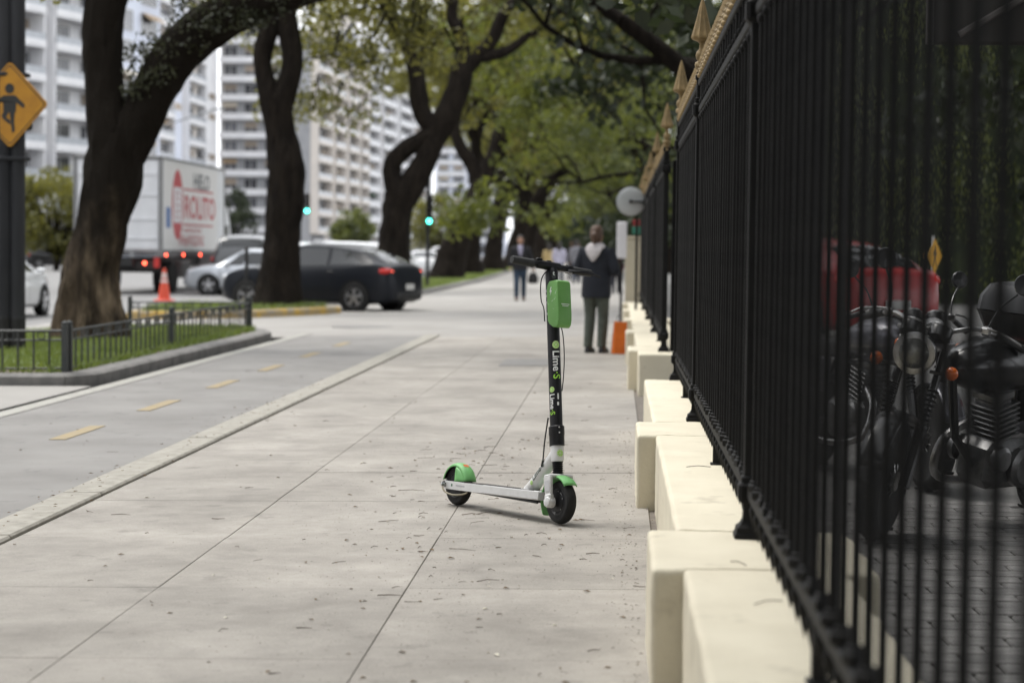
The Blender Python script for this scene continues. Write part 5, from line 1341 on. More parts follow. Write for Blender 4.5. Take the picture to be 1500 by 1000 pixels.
# ------------------------------------------------------------------ people
M_skin = mat('skin', (.42, .25, .17), .55, c2=(.38, .21, .14), scale=20)
M_hairb = mat('brown_hair', (.12, .066, .038), .55, c2=(.07, .04, .024), scale=40, stretch=(1, 1, .2))
M_haird = mat('dark_hair', (.018, .014, .012), .5)
M_shoe = mat('dark_shoe', (.016, .016, .018), .6)
def cloth(name, c): return mat(name, c, .9, c2=tuple(q * .72 for q in c), scale=9, bump=.35, bscale=30, bdist=.01)
def ell(cx, cy, a, b_, z, n=18, tilt=0): return [(cx + a * math.cos(6.2832 * k / n), cy + b_ * math.sin(6.2832 * k / n), z + tilt * math.sin(6.2832 * k / n)) for k in range(n)]
def person(label, loc, face, h, top, legs, hair, pose='stand', shirt=None, hood=None, bun=False, long_hair=False, jacket_len=.50, bag=None, group=None, width=1.0, arms=None, detail=True):
    """built facing -y, 1.70 m tall, then scaled; face = heading of the figure"""
    t = thing('person', label, 'person', loc, face + math.pi / 2, group)
    s = h / 1.70; t.scale = (s, s, s)
    stp = .16 if pose == 'walk' else 0.0
    hips = [(-.085, 0), (.085, 0)]
    feet = [(-.095, -stp), (.10, stp)]
    A = arms or {-1: [(-.19, .0, 1.38), (-.25, .03, 1.10), (-.25, -.05, .86)], 1: [(.19, .0, 1.38), (.25, .03, 1.10), (.25, -.05, .86)]}
    # body: one continuous surface (head, neck, torso, arms with hands and fingers, legs)
    b = MB()
    b.loft([ell(0, 0, .012, .012, 1.70), ell(0, .004, .052, .06, 1.69), ell(0, .006, .074, .092, 1.64), ell(0, .004, .078, .098, 1.59), ell(0, -.004, .070, .092, 1.54), ell(0, -.014, .055, .078, 1.50), ell(0, -.02, .035, .055, 1.475), ell(0, .01, .015, .02, 1.47)])
    b.tube([(0, .02, 1.36), (0, .012, 1.46), (0, .008, 1.52)], [.062, .054, .052], 14)
    b.loft([ell(0, .01, .05, .05, 1.46), ell(0, .01, .15 * width, .085, 1.42), ell(0, .01, .185 * width, .10, 1.36), ell(0, 0, .165 * width, .11, 1.22), ell(0, .005, .14 * width, .095, 1.08), ell(0, .01, .16 * width, .11, .95), ell(0, .012, .165 * width, .115, .88), ell(0, .01, .1, .09, .80)])
    for i in (0, 1):
        hx_, fx, fy = hips[i][0], feet[i][0], feet[i][1]; kx, ky = (hx_ + fx) / 2, fy * .45 - .03
        b.tube([(hx_, .01, .90), (hx_, .0, .75), (kx, ky, .48), (kx, ky + .01, .40), (fx, fy + .03, .10), (fx, fy + .03, .05)], [.09, .085, .058, .056, .04, .042], 14)
        b.ball((fx, fy - .05, .04), (.042, .12, .04), 12)
    for s_ in (-1, 1):
        p = A[s_]; b.tube([p[0], p[1], p[2]], [.05, .04, .03], 12)
        d = (V(p[2]) - V(p[1])).normalized(); w = V(p[2]); side = d.cross(V((0, 1, 0))).normalized() if abs(d.y) < .9 else V((1, 0, 0)); nrm = d.cross(side).normalized()
        b.tube([w - d * .02, w + d * .05, w + d * .09], [.028, .036, .032], 10, flat=.5, up=nrm if abs(nrm.dot(d)) < .9 else None)
        for q, (o_, l) in enumerate(((-.027, .062), (-.009, .075), (.009, .07), (.025, .055))):
            r0 = w + d * .075 + nrm * o_; b.tube([r0, r0 + d * l * .55 + side * .006, r0 + d * l + side * .02], [.0095, .009, .007], 6)
        r0 = w + d * .03 + nrm * -.03; b.tube([r0, r0 - nrm * .025 + d * .025, r0 - nrm * .03 + d * .06], [.012, .011, .008], 6)
    b.tube([(0, -.088, 1.575), (0, -.108, 1.545), (0, -.088, 1.538)], [.008, .015, .010], 8)
    for s_ in (-1, 1): b.ball((s_ * .078, .012, 1.575), (.012, .022, .032), 8)
    o = b.build('body', M_skin, t, 0)
    if detail:
        m_ = o.modifiers.new('skin', 'REMESH'); m_.mode = 'VOXEL'; m_.voxel_size = .011; m_.use_smooth_shade = True
        q = o.modifiers.new('soft', 'SMOOTH'); q.iterations = 3; q.factor = .5
    b = MB()
    for s_ in (-1, 1): b.ball((s_ * .031, -.083, 1.585), (.012, .008, .008), 8)
    b.build('eye', M_haird, t)
    b = MB(); b.ball((0, -.083, 1.515), (.024, .008, .006), 8); b.build('mouth', mat('lips', (.35, .12, .1), .5) if 'lips' not in bpy.data.materials else bpy.data.materials['lips'], t)
    # hair
    b = MB(); b.loft([ell(0, .02, .01, .01, 1.722), ell(0, .02, .06, .066, 1.71), ell(0, .022, .085, .098, 1.66), ell(0, .03, .090, .095, 1.60), ell(0, .042, .084, .075, 1.55), ell(0, .05, .07, .055, 1.51), ell(0, .05, .05, .03, 1.49)])
    if bun: b.ball((0, .125, 1.575), (.05, .045, .055), 14); b.ball((0, .13, 1.51), (.03, .025, .05), 10)
    if long_hair: b.loft([ell(0, .05, .085, .07, 1.60), ell(0, .07, .10, .06, 1.48), ell(0, .085, .11, .05, 1.36), ell(0, .09, .07, .03, 1.28)])
    o = b.build('hair', hair, t, 0)
    if detail:
        m_ = o.modifiers.new('r', 'REMESH'); m_.mode = 'VOXEL'; m_.voxel_size = .011; m_.use_smooth_shade = True
    # trousers
    b = MB(); b.loft([ell(0, .01, .165 * width, .115, 1.0), ell(0, .012, .178 * width, .128, .90), ell(0, .012, .176 * width, .125, .82), ell(0, .01, .12, .10, .76)])
    for i in (0, 1):
        hx_, fx, fy = hips[i][0] * width, feet[i][0], feet[i][1]; kx, ky = (hx_ + fx) / 2, fy * .45 - .03
        b.tube(spline([(hx_, .01, .90), (hx_, .0, .74), (kx, ky, .48), (kx * .6 + fx * .4, ky * .5 + fy * .5 + .02, .26), (fx, fy + .03, .075)], 4), [.10, .10, .099, .098, .097, .09, .084, .078, .075, .074, .073, .07, .068, .066, .064, .063, .066], 16, jit=lambda i, k, p: 1 + .05 * NZ.noise(V((p.x * 9, k * .9, p.z * 14))))
    o = b.build('trousers', legs, t, 0)
    if detail:
        m_ = o.modifiers.new('r', 'REMESH'); m_.mode = 'VOXEL'; m_.voxel_size = .012; m_.use_smooth_shade = True; q = o.modifiers.new('s', 'SMOOTH'); q.iterations = 2
    for i in (0, 1):
        fx, fy = feet[i]; b = MB(); b.loft([[(fx + x * w, fy + y, z) for x, z in ((-1, 0), (-1, .03), (-.7, hh), (.7, hh), (1, .03), (1, 0))] for y, w, hh in ((.085, .03, .07), (.05, .042, .10), (-.02, .045, .085), (-.1, .05, .06), (-.16, .042, .048), (-.185, .022, .035))]); b.build('shoe', M_shoe, t, 50)
    # jacket or top
    zl = 1.42 - jacket_len * 1.0 - .12
    b = MB(); jj = lambda i, k, p: 1
    b.loft([ell(0, .012, .060, .062, 1.475), ell(0, .012, .10, .078, 1.455), ell(0, .012, .172 * width, .098, 1.415), ell(0, .012, .208 * width, .122, 1.35), ell(0, .004, .195 * width, .132, 1.22), ell(0, .006, .178 * width, .125, 1.08), ell(0, .01, .19 * width, .138, .96), ell(0, .012, .196 * width, .145, zl)])
    for s_ in (-1, 1):
        p = A[s_]; sp = spline([V(p[0]) + V((-s_ * .02, 0, .01)), V(p[0]) * .5 + V(p[1]) * .5, p[1], V(p[1]) * .5 + V(p[2]) * .5, V(p[2])], 4)
        b.tube(sp, [.082 - .036 * k / (len(sp) - 1) for k in range(len(sp))], 14, jit=lambda i, k, q: 1 + .07 * NZ.noise(V((q.x * 12, k * .8, q.z * 16))))
    o = b.build('jacket' if shirt or hood else 'top', top, t, 0)
    if detail:
        m_ = o.modifiers.new('r', 'REMESH'); m_.mode = 'VOXEL'; m_.voxel_size = .012; m_.use_smooth_shade = True; q = o.modifiers.new('s', 'SMOOTH'); q.iterations = 3
    if shirt:
        b = MB(); b.loft([[(-.055, -.085, 1.455), (0, -.098, 1.45), (.055, -.085, 1.455)], [(-.065, -.118, 1.36), (0, -.128, 1.36), (.065, -.118, 1.36)], [(-.035, -.137, 1.22), (0, -.141, 1.22), (.035, -.137, 1.22)], [(-.006, -.139, 1.12), (0, -.14, 1.12), (.006, -.139, 1.12)]], caps=False, closed=False); o = b.build('shirt_front', shirt, t, 50); m_ = o.modifiers.new('s', 'SOLIDIFY'); m_.thickness = .012
    if hood:
        b = MB(); b.loft([ell(0, .02, .072, .072, 1.485), ell(0, .028, .098, .088, 1.47), ell(0, .036, .128, .105, 1.445), ell(0, .04, .142, .115, 1.415), ell(0, .04, .12, .10, 1.385)])
        b.loft([[(x * w, y, z) for x in (-1, -.6, 0, .6, 1)] + [(x * w * .9, y + .025 + .012 * (1 - x * x), z - .01) for x in (1, .5, 0, -.5, -1)] for y, z, w in ((.10, 1.455, .11), (.132, 1.40, .125), (.146, 1.33, .095), (.148, 1.27, .05), (.145, 1.235, .012))])
        o = b.build('hood', hood, t, 50); m_ = o.modifiers.new('r', 'REMESH'); m_.mode = 'VOXEL'; m_.voxel_size = .011; m_.use_smooth_shade = True
    return t
b2 = [(-.19, .0, 1.38), (-.27, .02, 1.10), (-.12, -.22, 1.08)]
person('woman seen from behind, navy jacket with white hood, hair tied up, beside orange bag', (-.25, 17.66, 0), R(72), 1.56, cloth('navy_jacket', (.016, .019, .028)), cloth('grey_green_trousers', (.085, .10, .082)), M_hairb,
       hood=cloth('white_hood', (.62, .58, .58)), bun=True, arms={-1: b2, 1: [(-x, y, z) for x, y, z in b2]}, jacket_len=.56, width=1.06)
wk = (-2.52, 37.1, -.04)
person('man in a dark jacket and jeans walking this way, black bag hanging from his hand', wk, R(-86), 1.68, cloth('black_jacket', (.022, .022, .026)), cloth('blue_jeans', (.035, .06, .10)), M_haird, 'walk', shirt=cloth('lavender_shirt', (.42, .40, .52)), width=1.05,
       arms={-1: [(-.19, .0, 1.38), (-.26, .04, 1.12), (-.26, -.02, .88)], 1: [(.19, .0, 1.38), (.28, .03, 1.12), (.33, -.04, .88)]})
t = thing('hand_bag', 'black bag hanging from the hand of the man in jeans', 'bag', (wk[0] + .34, wk[1] - .03, .42))
b = MB(); b.loft([[(x * w, y * .05, z) for x, y in ((-1, -.5), (-.8, -1), (.8, -1), (1, -.5), (1, .5), (.8, 1), (-.8, 1), (-1, .5))] for z, w in ((-.02, .09), (.0, .125), (.12, .13), (.22, .10), (.27, .05))]); o = b.build('pouch', M_seat, t, 50); fix_normals(o)
b = MB(); b.tube(spline([(-.05, 0, .25), (-.02, 0, .40), (.02, 0, .40), (.05, 0, .25)]), .008, 6); b.build('strap', M_seat, t)
GP = 'people walking far down the path'
for i, (x, y, h, tc, lc, hr, l, f, lh) in enumerate([
        (-3.0, 63, 1.62, (.55, .42, .20), (.03, .03, .04), M_haird, 'far walker in a yellow and peach top, left of the pale shirted one', 90, True),
        (-2.35, 58, 1.66, (.55, .53, .66), (.035, .05, .08), M_haird, 'far walker in a pale lavender shirt just behind the scooter bars', 85, True),
        (-2.05, 64, 1.70, (.025, .02, .02), (.02, .02, .025), M_hairb, 'far walker dressed in black next to the lavender shirt', 95, False),
        (-1.62, 57, 1.72, (.25, .25, .28), (.06, .07, .10), M_haird, 'far walker in a grey sweater left of the woman with the white hood', 92, False),
        (-1.9, 70, 1.68, (.45, .52, .12), (.05, .05, .06), M_hairb, 'far walker with a lime yellow top between the black and grey ones', 90, True),
        (-.28, 52, 1.62, (.55, .07, .22), (.03, .03, .04), M_haird, 'far walker in a pink top seen right of the hooded woman', 88, True),
        (-.02, 43, 1.45, (.09, .012, .03), (.03, .03, .04), M_haird, 'walker in a dark red top by the white notice board', 90, False)]):
    person(l, (x, y, gz(x)), R(f), h, cloth('far_top', tc), cloth('far_trousers', lc), hr, 'walk', group=GP, long_hair=lh)
t = thing('carrier_bag', 'orange carrier bag on the ground beside the hooded woman', 'bag', (.035, 17.5, 0))
M_or = mat('orange_card', (.72, .16, .012), .6, c2=(.62, .13, .01), scale=6)
b = MB(); b.loft([[(-w, -d, z), (w, -d, z), (w, d, z), (-w, d, z)] for z, w, d in ((0, .078, .10), (.2, .076, .09), (.395, .072, .06))]); o = b.build('bag_body', M_or, t, 0, bevel=.004); o.rotation_euler = (0, R(3), R(10)); fix_normals(o)
for y in (-.05, .05):
    b = MB(); b.tube(spline([(-.03, y, .39), (-.02, y, .46), (.02, y, .46), (.03, y, .39)]), .004, 5); b.build('bag_handle', M_seat, t)

# ------------------------------------------------------------------ poles and signs
M_pole = mat('dark_pole_paint', (.022, .023, .026), .5, spec=.2, c2=(.04, .041, .044), scale=3, stretch=(1, 1, .2)); M_poleb = mat('black_pole_base', (.010, .010, .010), .5)
t = thing('sign_pole', 'thick black twin pole in the grass bed at the left edge', 'pole', (-7.27, 16.85, -.02))
b = MB(); b.lathe([(.118, .0), (.118, 6.5)], 24, T(-.075, 0, 0)); b.build('tube', M_pole, t)
b = MB(); b.lathe([(.088, .0), (.088, 6.5)], 20, T(.092, -.03, 0)); b.build('tube', M_pole, t)
b = MB(); b.lathe([(.125, -.1), (.125, .40), (.12, .405)], 24, T(-.075, 0, 0)); b.lathe([(.094, -.1), (.094, .40), (.09, .405)], 20, T(.092, -.03, 0)); b.build('painted_base', M_poleb, t)
for z in (2.3, 3.3):
    b = MB(); b.cbox((0, 0, z), (.40, .28, .05), .01); b.build('clamp', M_pole, t)
b = MB(); b.cbox((.21, -.02, 2.72), (.09, .12, .16), .02); b.build('bracket', M_poleb, t)
M_ysign = mat('sign_yellow', (.50, .235, .012), .5, c2=(.40, .18, .012), scale=5, spot=(.25, .13, .02), sscale=20, slo=.66, shi=.75); M_sblk = mat('sign_black', (.02, .02, .018), .5)
def diamond(half, th=.012, r=.05):
    pts = []
    for k in range(4):
        a = R(90 * k); c = V((math.cos(a), math.sin(a))) * (half - r * .41)
        for q in (-45, -22, 0, 22, 45): an = a + R(q); pts.append((c.x - math.cos(a) * r + math.cos(an) * r, c.y - math.sin(a) * r + math.sin(an) * r))
    return pts
t = thing('warning_sign', 'yellow diamond sign with a black child figure, on the black twin pole', 'sign', (-7.24, 16.745, 2.915))
t.rotation_euler = (0, 0, R(-14))
SG = RX(R(90))
b = MB(); b.prism(diamond(.515), -.012, .0, SG); b.build('plate', M_ysign, t, 0)
b = MB(); d0, d1 = diamond(.485, r=.04), diamond(.468, r=.035); b.v += [(x, -.0025, y) for x, y in d0] + [(x, -.0025, y) for x, y in d1]; n = len(d0); b.f += [(i, (i + 1) % n, n + (i + 1) % n, n + i) for i in range(n)]; b.m += [0] * n; b.build('border', M_sblk, t, 0)
b = MB(); fl = lambda p: [(x, -.003, y) for x, y in p]
def poly(p): b.add(fl(p), [tuple(range(len(p)))])
poly([(.0 + .062 * math.cos(6.2832 * k / 18), .19 + .062 * math.sin(6.2832 * k / 18)) for k in range(18)])
poly([(-.08, .11), (.07, .11), (.10, .09), (.20, .0), (.205, -.03), (.18, -.045), (.09, .02), (.085, -.09), (-.085, -.09), (-.09, .02), (-.17, .06), (-.19, .03), (-.12, .09)])
poly([(-.005, -.09), (.07, -.09), (.062, -.20), (.07, -.31), (.055, -.33), (.03, -.33), (.015, -.20)]); poly([(-.085, -.09), (-.01, -.09), (-.045, -.15), (.012, -.19), (.012, -.245), (-.10, -.16), (-.11, -.12)])
b.build('figure', M_sblk, t, 0)
t = thing('pedestrian_sign', 'small yellow diamond pedestrian sign on a white post in the courtyard', 'sign', (7.72, 35, 0))
t.rotation_euler = (0, 0, R(48))
b = MB(); b.tube([(0, .08, 0), (0, .08, 1.72)], .05, 10); b.build('post', mat('post_white', (.6, .62, .64), .5), t)
b = MB(); b.prism(diamond(.42), -.015, 0, T(0, 0, 1.24) @ SG); b.build('plate', mat('sign_yellow_clean', (.62, .32, .02), .5), t, 0)
b = MB()
def poly2(p): b.add([(x, -.004, 1.24 + y) for x, y in p], [tuple(range(len(p)))])
poly2([(.01 + .045 * math.cos(6.2832 * k / 14), .2 + .045 * math.sin(6.2832 * k / 14)) for k in range(14)]); poly2([(-.05, .14), (.05, .14), (.12, .02), (.09, .0), (.045, .06), (.045, -.06), (-.04, -.06), (-.045, .06), (-.1, .0), (-.12, .03)])
poly2([(-.04, -.06), (.02, -.06), (-.05, -.2), (-.1, -.28), (-.14, -.26), (-.08, -.17)]); poly2([(.0, -.06), (.045, -.06), (.09, -.17), (.12, -.28), (.08, -.28), (.05, -.18)]); b.build('figure', M_sblk, t, 0)
t = thing('hanging_board', 'dark back of a large board on posts, high inside the fence at top right', 'board', (2.6, 9.0, 0))
b = MB(); b.cbox((0, 0, 2.88), (1.36, .05, .64), .02); b.build('panel', mat('board_brown', (.022, .019, .016), .7), t)
b = MB()
for x in (.36, .62): b.tube([(x, .04, 0), (x, .04, 3.2)], .028, 8)
b.tube([(-.5, -.035, 2.62), (-.05, -.035, 2.88)], .022, 6); b.tube([(-.68, -.035, 2.56), (-.68, -.035, 3.18)], .022, 6); b.build('frame', mat('frame_grey', (.1, .09, .085), .5), t)
t = thing('bollard_post', 'thin black post with a thick head at the kerb island, left of the second trunk', 'post', (-7.40, 28.2, 0))
b = MB(); b.tube([(0, 0, -.05), (.0, 0, .75)], .03, 8); b.build('shaft', M_poleb, t)
b = MB(); b.cbox((.01, 0, 1.0), (.075, .06, .55), .02); b.build('head', M_poleb, t)

M_green_l = mat('green_signal', (.05, .5, .35), .3, emit=(.08, 1.0, .72), estr=5.0); M_red_l = mat('red_signal', (.5, .03, .02), .3, emit=(1, .06, .05), estr=4.0); M_dim = mat('dark_signal_lens', (.03, .02, .02), .2)
def signal(label, x, y, z, px, group='traffic lights along the avenue', red=False, r=.12):
    t = thing('traffic_light', label, 'traffic light', (x, y, -.2), 0, group)
    b = MB(); b.tube([(px, .15, 0), (px, .15, z + 3.2)], .06, 8); b.build('post', M_pole, t)
    b = MB(); b.cbox((0, .1, z + .56), (r * 2.6, .2, 1.0), .03); b.tube([(0, .15, z + .6), (px, .15, z + .6)], .03, 6); b.build('housing', M_poleb, t)
    for k, (dz, m) in enumerate(((.2, M_green_l), (.56, M_dim), (.92, M_red_l if red else M_dim))):
        b = MB(); b.lathe([(r, 0), (r * .7, .03), (0, .04)], 16, T(0, 0, z + dz) @ RX(R(90))); b.build('lamp', m, t)
        b = MB(); b.lathe([(r + .02, 0), (r + .02, .14)], 12, T(0, 0, z + dz + .01) @ RX(R(90)), a0=0, a1=180); b.build('visor', M_poleb, t)
signal('traffic light showing green, right beside the second trunk', -15.35, 70, 3.1, -.35, r=.10)
signal('traffic light showing green on the thin dark post right of the third trunk', -6.12, 46.2, 2.18, -.06, r=.075)
signal('traffic light showing green seen past the fourth trunk', -8.95, 90, 2.75, .25, r=.12)
t = thing('street_lamp', 'grey street lamp with a long slanting arm above the white truck', 'street lamp', (-31, 90, ROADZ))
b = MB(); b.tube([(0, 0, 0), (0, 0, 7.0)], [.12, .08], 10); b.build('post', mat('lamp_grey', (.25, .26, .27), .5), t)
b = MB(); b.tube(spline([(0, 0, 6.9), (.6, 0, 8.2), (2.2, 0, 9.2), (5.2, 0, 10.2)]), .055, 8); b.build('arm', bpy.data.materials['lamp_grey'], t)
b = MB(); b.cbox((5.5, 0, 10.28), (.8, .3, .14), .05); b.build('lamp_head', bpy.data.materials['lamp_grey'], t)

# ------------------------------------------------------------------ bushes across the avenue
def bush(label, loc, r, n, seed, lm=M_leaf2, trunk=1.0, lsize=.35):
    rg = random.Random(seed); t = thing('bushy_tree', label, 'tree', loc); lf = MB(); wd = MB()
    wd.tube([(0, 0, 0), (.1, 0, trunk), (0, 0, trunk + r[2])], [.2, .16, .08], 8)
    for k in range(n):
        d = V((rg.gauss(0, 1), rg.gauss(0, 1), rg.gauss(0, 1))).normalized(); q = rg.uniform(.55, .95)
        c = V((d.x * r[0] * q, d.y * r[1] * q, d.z * r[2] * q + trunk + r[2] * .9)); leaves(lf, c, (r[0] * .26, r[1] * .26, r[2] * .22), 60, lsize, rg)
        wd.tube([(0, 0, trunk), c * .6 + V((0, 0, .3)), c], [.06, .035, .015], 4)
    wd.build('trunk', M_bark, t, 60); lf.build('crown', lm, t, 0); return t
bush('bushy green tree across the avenue between the black pole and the truck', (-33.5, 84, ROADZ), (3.6, 2.6, 2.7), 90, 61, M_leaf, 1.0)
bush('round bright green tree far up the avenue between the second and third trunks', (-25.3, 135, ROADZ), (2.3, 2, 2.3), 60, 62, M_leaf2, 1.0)
bush('green tree far up the avenue seen left of the fourth trunk', (-17.6, 140, ROADZ), (3.4, 2, 3.2), 60, 63, M_leaf, 1.2)
bush('dull green tree in front of the slab block, right of the truck cab', (-36, 132, ROADZ), (2.4, 2, 3.4), 50, 64, M_leafd, 1.0)

# ------------------------------------------------------------------ apartment buildings across the avenue
M_bw = mat('white_render', (.76, .76, .77), .8, c2=(.66, .66, .68), scale=.4); M_bcr = mat('cream_render', (.66, .61, .56), .8, c2=(.58, .54, .5), scale=.4); M_bgr = mat('grey_render', (.34, .345, .36), .8, c2=(.28, .285, .30), scale=.4)
M_bbl = mat('pale_blue_render', (.60, .64, .73), .8, c2=(.55, .58, .67), scale=.3); M_bbk = mat('tan_brick_render', (.25, .205, .175), .85, c2=(.2, .165, .145), scale=.5)
M_win = mat('window_glass', (.05, .055, .065), .12, c2=(.13, .13, .14), scale=.35, vary=.5); M_frame = mat('window_frame', (.5, .5, .5), .6); M_shut = mat('window_shutter', (.30, .25, .2), .7, vary=.3)
M_awn = [mat('awning_green', (.08, .13, .09), .8), mat('awning_tan', (.35, .26, .17), .8), mat('awning_cream', (.55, .5, .42), .8), mat('awning_grey', (.2, .2, .21), .8)]
M_railb = mat('balcony_glass_rail', (.36, .38, .41), .3)
def block(label, loc, ang, w, dep, nf, fh, nb, wall, bal, slab=M_bw, balw=((0, 1),), bald=1.3, rail=True, ground=4.0, seed=1, fins=True, strip=None):
    """facade along local x (0..w) looking to local -y; loc is the near corner of the facade"""
    rg = random.Random(seed); t = thing('apartment_building', label, 'building', loc, ang)
    H_ = ground + nf * fh
    b = MB(); b.box((w / 2, dep / 2, H_ / 2), (w, dep, H_)); b.build('wall', wall, t, 0)
    b = MB(); b.box((w / 2, dep / 2, H_ + .35), (w + .3, dep + .3, .7)); b.box((w * .4, dep * .5, H_ + 1.9), (w * .3, dep * .4, 3.0)); b.build('roof', slab, t, 0)
    bw = w / nb
    ww, wh = bw * .62, fh * .62
    f = MB(); f.cbox((0, -.03, 0), (ww + .2, .16, wh + .2), .02); fm = f.mesh('window', M_frame, 0)
    f = MB(); f.box((0, -.118, 0), (ww, .02, wh)); f.box((0, -.13, 0), (.08, .02, wh), None, 1); pm = f.mesh('pane', [M_win, M_frame], 0)
    f = MB(); f.box((0, -.14, wh * .25), (ww, .03, wh * .5)); shm = f.mesh('shutter', M_shut, 0)
    segs = []
    for s0, s1 in balw:
        x0, x1 = s0 * w, s1 * w
        f = MB(); f.box(((x0 + x1) / 2, -bald / 2, -.02), (x1 - x0, bald, .24)); f.box(((x0 + x1) / 2, -bald + .06, .28), (x1 - x0, .12, .42 if rail else .95))
        g = MB(); g.box(((x0 + x1) / 2, -bald + .06, .78), (x1 - x0 - .1, .04, .56)); g.box(((x0 + x1) / 2, -bald + .06, 1.08), (x1 - x0, .08, .06))
        for k in range(int((x1 - x0) / 1.2) + 1): g.box((x0 + .05 + k * 1.2, -bald + .06, .78), (.06, .08, .6))
        segs.append((f.mesh('balcony', slab, 0), g.mesh('railing', M_railb, 0)))
    if strip:
        for s0, s1, m in strip:
            b = MB(); b.box(((s0 + s1) / 2 * w, -.06, H_ / 2), ((s1 - s0) * w, .14, H_ - .1)); b.build('wall_strip', m, t, 0)
    for i in range(nf):
        z = ground + i * fh
        for j in range(nb):
            wo = share('window', fm, t, ((j + .5) * bw, 0, z + fh * .5)); share('pane', pm, wo)
            if rg.random() < .3: share('shutter', shm, wo)
        if bal:
            for bm_, rm_ in segs:
                bo = share('balcony', bm_, t, (0, 0, z))
                if rail: share('railing', rm_, bo)
    if bal and fins:
        for x in sorted({q * w for sg in balw for q in sg}):
            b = MB(); b.box((x, -bald * .45, H_ / 2 + ground / 2), (.2, bald * .9, H_ - ground - .1)); b.build('divider_fin', slab, t, 0)
    if nf > 8:
        for k in range(nf * nb // 7):        # awnings, air conditioners and cloths at some windows
            i, j = rg.randrange(nf), rg.randrange(nb); z = ground + i * fh
            b = MB()
            if rg.random() < .5: b.box(((j + .3) * bw, -.30, z + fh * .2), (.8, .45, .6)); b.build('air_conditioner', M_frame, t, 0)
            else: b.add([((j + .15) * bw, -.16, z + fh * .86), ((j + .85) * bw, -.16, z + fh * .86), ((j + .85) * bw, -1.0, z + fh * .62), ((j + .15) * bw, -1.0, z + fh * .62)], [(0, 1, 2, 3)]); b.build('awning', rg.choice(M_awn), t, 0)
    b = MB(); b.box((w / 2, -.1, ground * .45), (w * .9, .1, ground * .6)); b.build('shopfront', M_win, t, 0)
    return t
A_ = lambda dx, dy: math.atan2(dy * K, dx)
block('white balcony block at the far left behind the black pole', (-58.4, 100.4, ROADZ), A_(.40, .915), 40, 14, 12, 2.85, 8, M_bw, True, balw=((0, .44), (.5, .70), (.74, .92)), bald=1.8, seed=2, strip=((.93, 1, M_bbl),))
block('pale grey-blue flank wall block next to the left balcony block', (-46.2, 128.6, ROADZ), A_(.2, 1), 12, 16, 12, 2.85, 2, M_bbl, False, seed=3)
block('white block with balconies above the truck, left of the grey slab block', (-63, 176, ROADZ), A_(.03, 1), 58, 14, 13, 3.05, 8, M_bcr, True, M_bw, ((0, .2), (.27, .47), (.62, .8)), 1.2, seed=4, strip=((.48, .61, M_bbl), (.82, 1, M_bw)))
block('grey apartment block with straight balcony bands between the first two trunks', (-61.6, 219, ROADZ), 0, 9.6, 8, 12, 2.9, 3, M_bgr, True, M_bw, ((0, 1),), 1.2, rail=False, seed=5, fins=False)
block('tan and white balcony block right of the second trunk', (-51.2, 236, ROADZ), A_(.08, 1), 47, 4, 11, 3.0, 7, M_bgr, True, M_bcr, ((0, .25), (.31, .5), (.58, .78), (.84, 1)), 1.5, seed=6, strip=((.255, .3, M_bcr), (.52, .56, M_bw)))
block('cream balcony block behind the tan one, before the pale tower', (-50.5, 274, ROADZ), A_(.10, 1), 56, 6, 13, 3.0, 6, M_bgr, True, M_bw, ((0, .3), (.36, .62), (.7, 1)), 1.6, seed=7, strip=((.31, .35, M_bbk),))
block('tall pale tower with stacked corner balconies left of the third trunk', (-57.5, 322, ROADZ), A_(.35, .94), 40, 12, 17, 3.0, 4, M_bcr, True, M_bw, ((.36, .62), (.7, 1)), 1.7, seed=8, strip=((0, .33, M_bw),))
block('pale blue block at the far end of the avenue between the third and fourth trunks', (-51, 400, ROADZ), A_(1, .1), 20, 14, 12, 3.1, 5, M_bbl, True, M_bw, ((0, .4), (.6, .8)), 1.2, seed=9)
block('unseen white apartment block along the avenue beside the viewer', (-62, 20, ROADZ), A_(0, 1), 84, 14, 11, 3.0, 10, M_bcr, True, M_bw, ((0, .3), (.4, .7)), 1.3, seed=10)  # out of view, added with the next block to close off open sky
block('unseen grey apartment block along the avenue behind the viewer', (-62, -50, ROADZ), A_(0, 1), 84, 14, 12, 3.0, 10, M_bgr, True, M_bw, ((0, .3), (.4, .7)), 1.3, seed=12)

# ------------------------------------------------------------------ twigs, fallen leaves and grit
M_twig = mat('twig', (.15, .115, .085), .9, c2=(.08, .06, .045), scale=20); M_dry = mat('dry_leaf', (.20, .13, .06), .85, c2=(.10, .065, .035), scale=25, vary=.2); M_pale = mat('pale_petal', (.62, .58, .48), .8)
rg = random.Random(77)
def spotp():
    x, y = spotp_(); return x, y * K
def spotp_():
    if rg.random() < .72: return rg.gauss(-.55, .55), rg.uniform(3.9, 9.5)
    return rg.uniform(-4.6, .1), rg.uniform(4, 15)
tw = MB(); k = 0
while k < 150:
    x, y = spotp()
    if x > .08: continue
    k += 1; l = rg.choice((.02, .025, .03, .04, .04, .055, .08, .12)) * rg.uniform(.7, 1.2); a = rg.gauss(.1, .7); dx, dy = math.cos(a) * l, math.sin(a) * l; z = gz(x) + .004
    bend = rg.uniform(-.2, .2) * l
    tw.tube([(x, y, z), (x + dx * .5 - dy / l * bend, y + dy * .5 + dx / l * bend, z + rg.uniform(0, .006)), (x + dx, y + dy, z + rg.uniform(0, .003))], [rg.uniform(.0009, .0019)] * 2 + [.0007], 4)
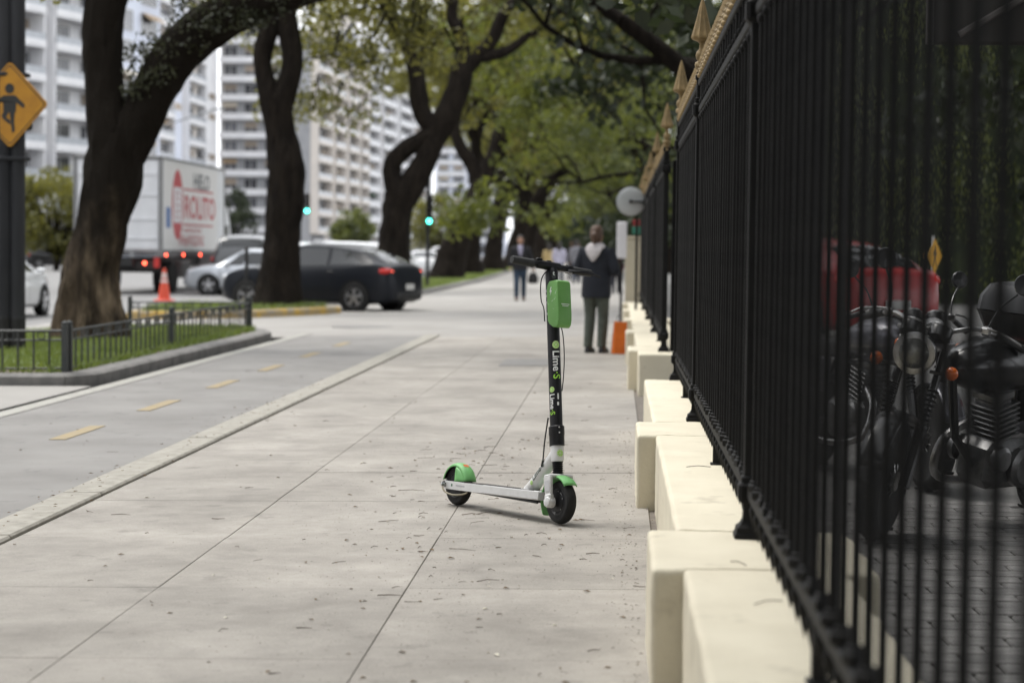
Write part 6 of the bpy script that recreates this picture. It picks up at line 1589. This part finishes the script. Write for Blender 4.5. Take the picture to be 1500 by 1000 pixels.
for (x, y, l, a) in [(q[0], q[1] * K, q[2], q[3]) for q in ((.36, 3.6, .09, .6), (.30, 5.9, .10, .05), (.38, 4.05, .07, 2.2))]:
    tw.tube(spline([(x, y, .363), (x + math.cos(a) * l * .5, y + math.sin(a) * l * .5 + .012, .367), (x + math.cos(a) * l, y + math.sin(a) * l, .364)], 3), .0015, 5)
tag(tw.build('twig_litter', M_twig, smooth=0), kind='stuff')
lf = MB(); gr = MB(); pl = MB(); k = 0
while k < 4200:
    x, y = spotp()
    if x > .1: continue
    k += 1; z = gz(x) + .0035; s = rg.uniform(.0015, .0045) if k > 240 else rg.uniform(.007, .019); a = rg.uniform(0, 6.28); c, d = math.cos(a) * s, math.sin(a) * s
    vs = [(x - c, y - d, z), (x + d * .5, y - c * .5, z + s * .35), (x + c, y + d, z + s * .1), (x - d * .5, y + c * .5, z + s * .3)]
    tgt = (pl if k % 9 == 0 else lf) if k <= 240 else gr
    tgt.add(vs, [(0, 1, 2, 3)])
for q in range(520):                         # crumbs gather along the foot of the wall
    x, y = rg.choice((.19, .10)) - abs(rg.gauss(0, .06)), rg.uniform(5, 14); z = .0045; s = rg.uniform(.002, .008); a = rg.uniform(0, 6.28); c, d = math.cos(a) * s, math.sin(a) * s
    (lf if q % 4 == 0 else gr).add([(x - c, y - d, z), (x + d * .5, y - c * .5, z + s * .35), (x + c, y + d, z + s * .1), (x - d * .5, y + c * .5, z + s * .3)], [(0, 1, 2, 3)])
for q in range(160):
    x, y = rg.uniform(-2.9, -2.62), rg.uniform(7, 19); z = gz(x) + .04 if x < -2.66 else gz(x) + .004; s = rg.uniform(.006, .016); a = rg.uniform(0, 6.28); c, d = math.cos(a) * s, math.sin(a) * s
    lf.add([(x - c, y - d, z), (x + d * .5, y - c * .5, z + s * .35), (x + c, y + d, z + s * .1), (x - d * .5, y + c * .5, z + s * .3)], [(0, 1, 2, 3)])
tag(lf.build('leaf_litter', M_dry, smooth=0), kind='stuff'); tag(pl.build('petal_litter', M_pale, smooth=0), kind='stuff'); tag(gr.build('grit_litter', M_twig, smooth=0), kind='stuff')
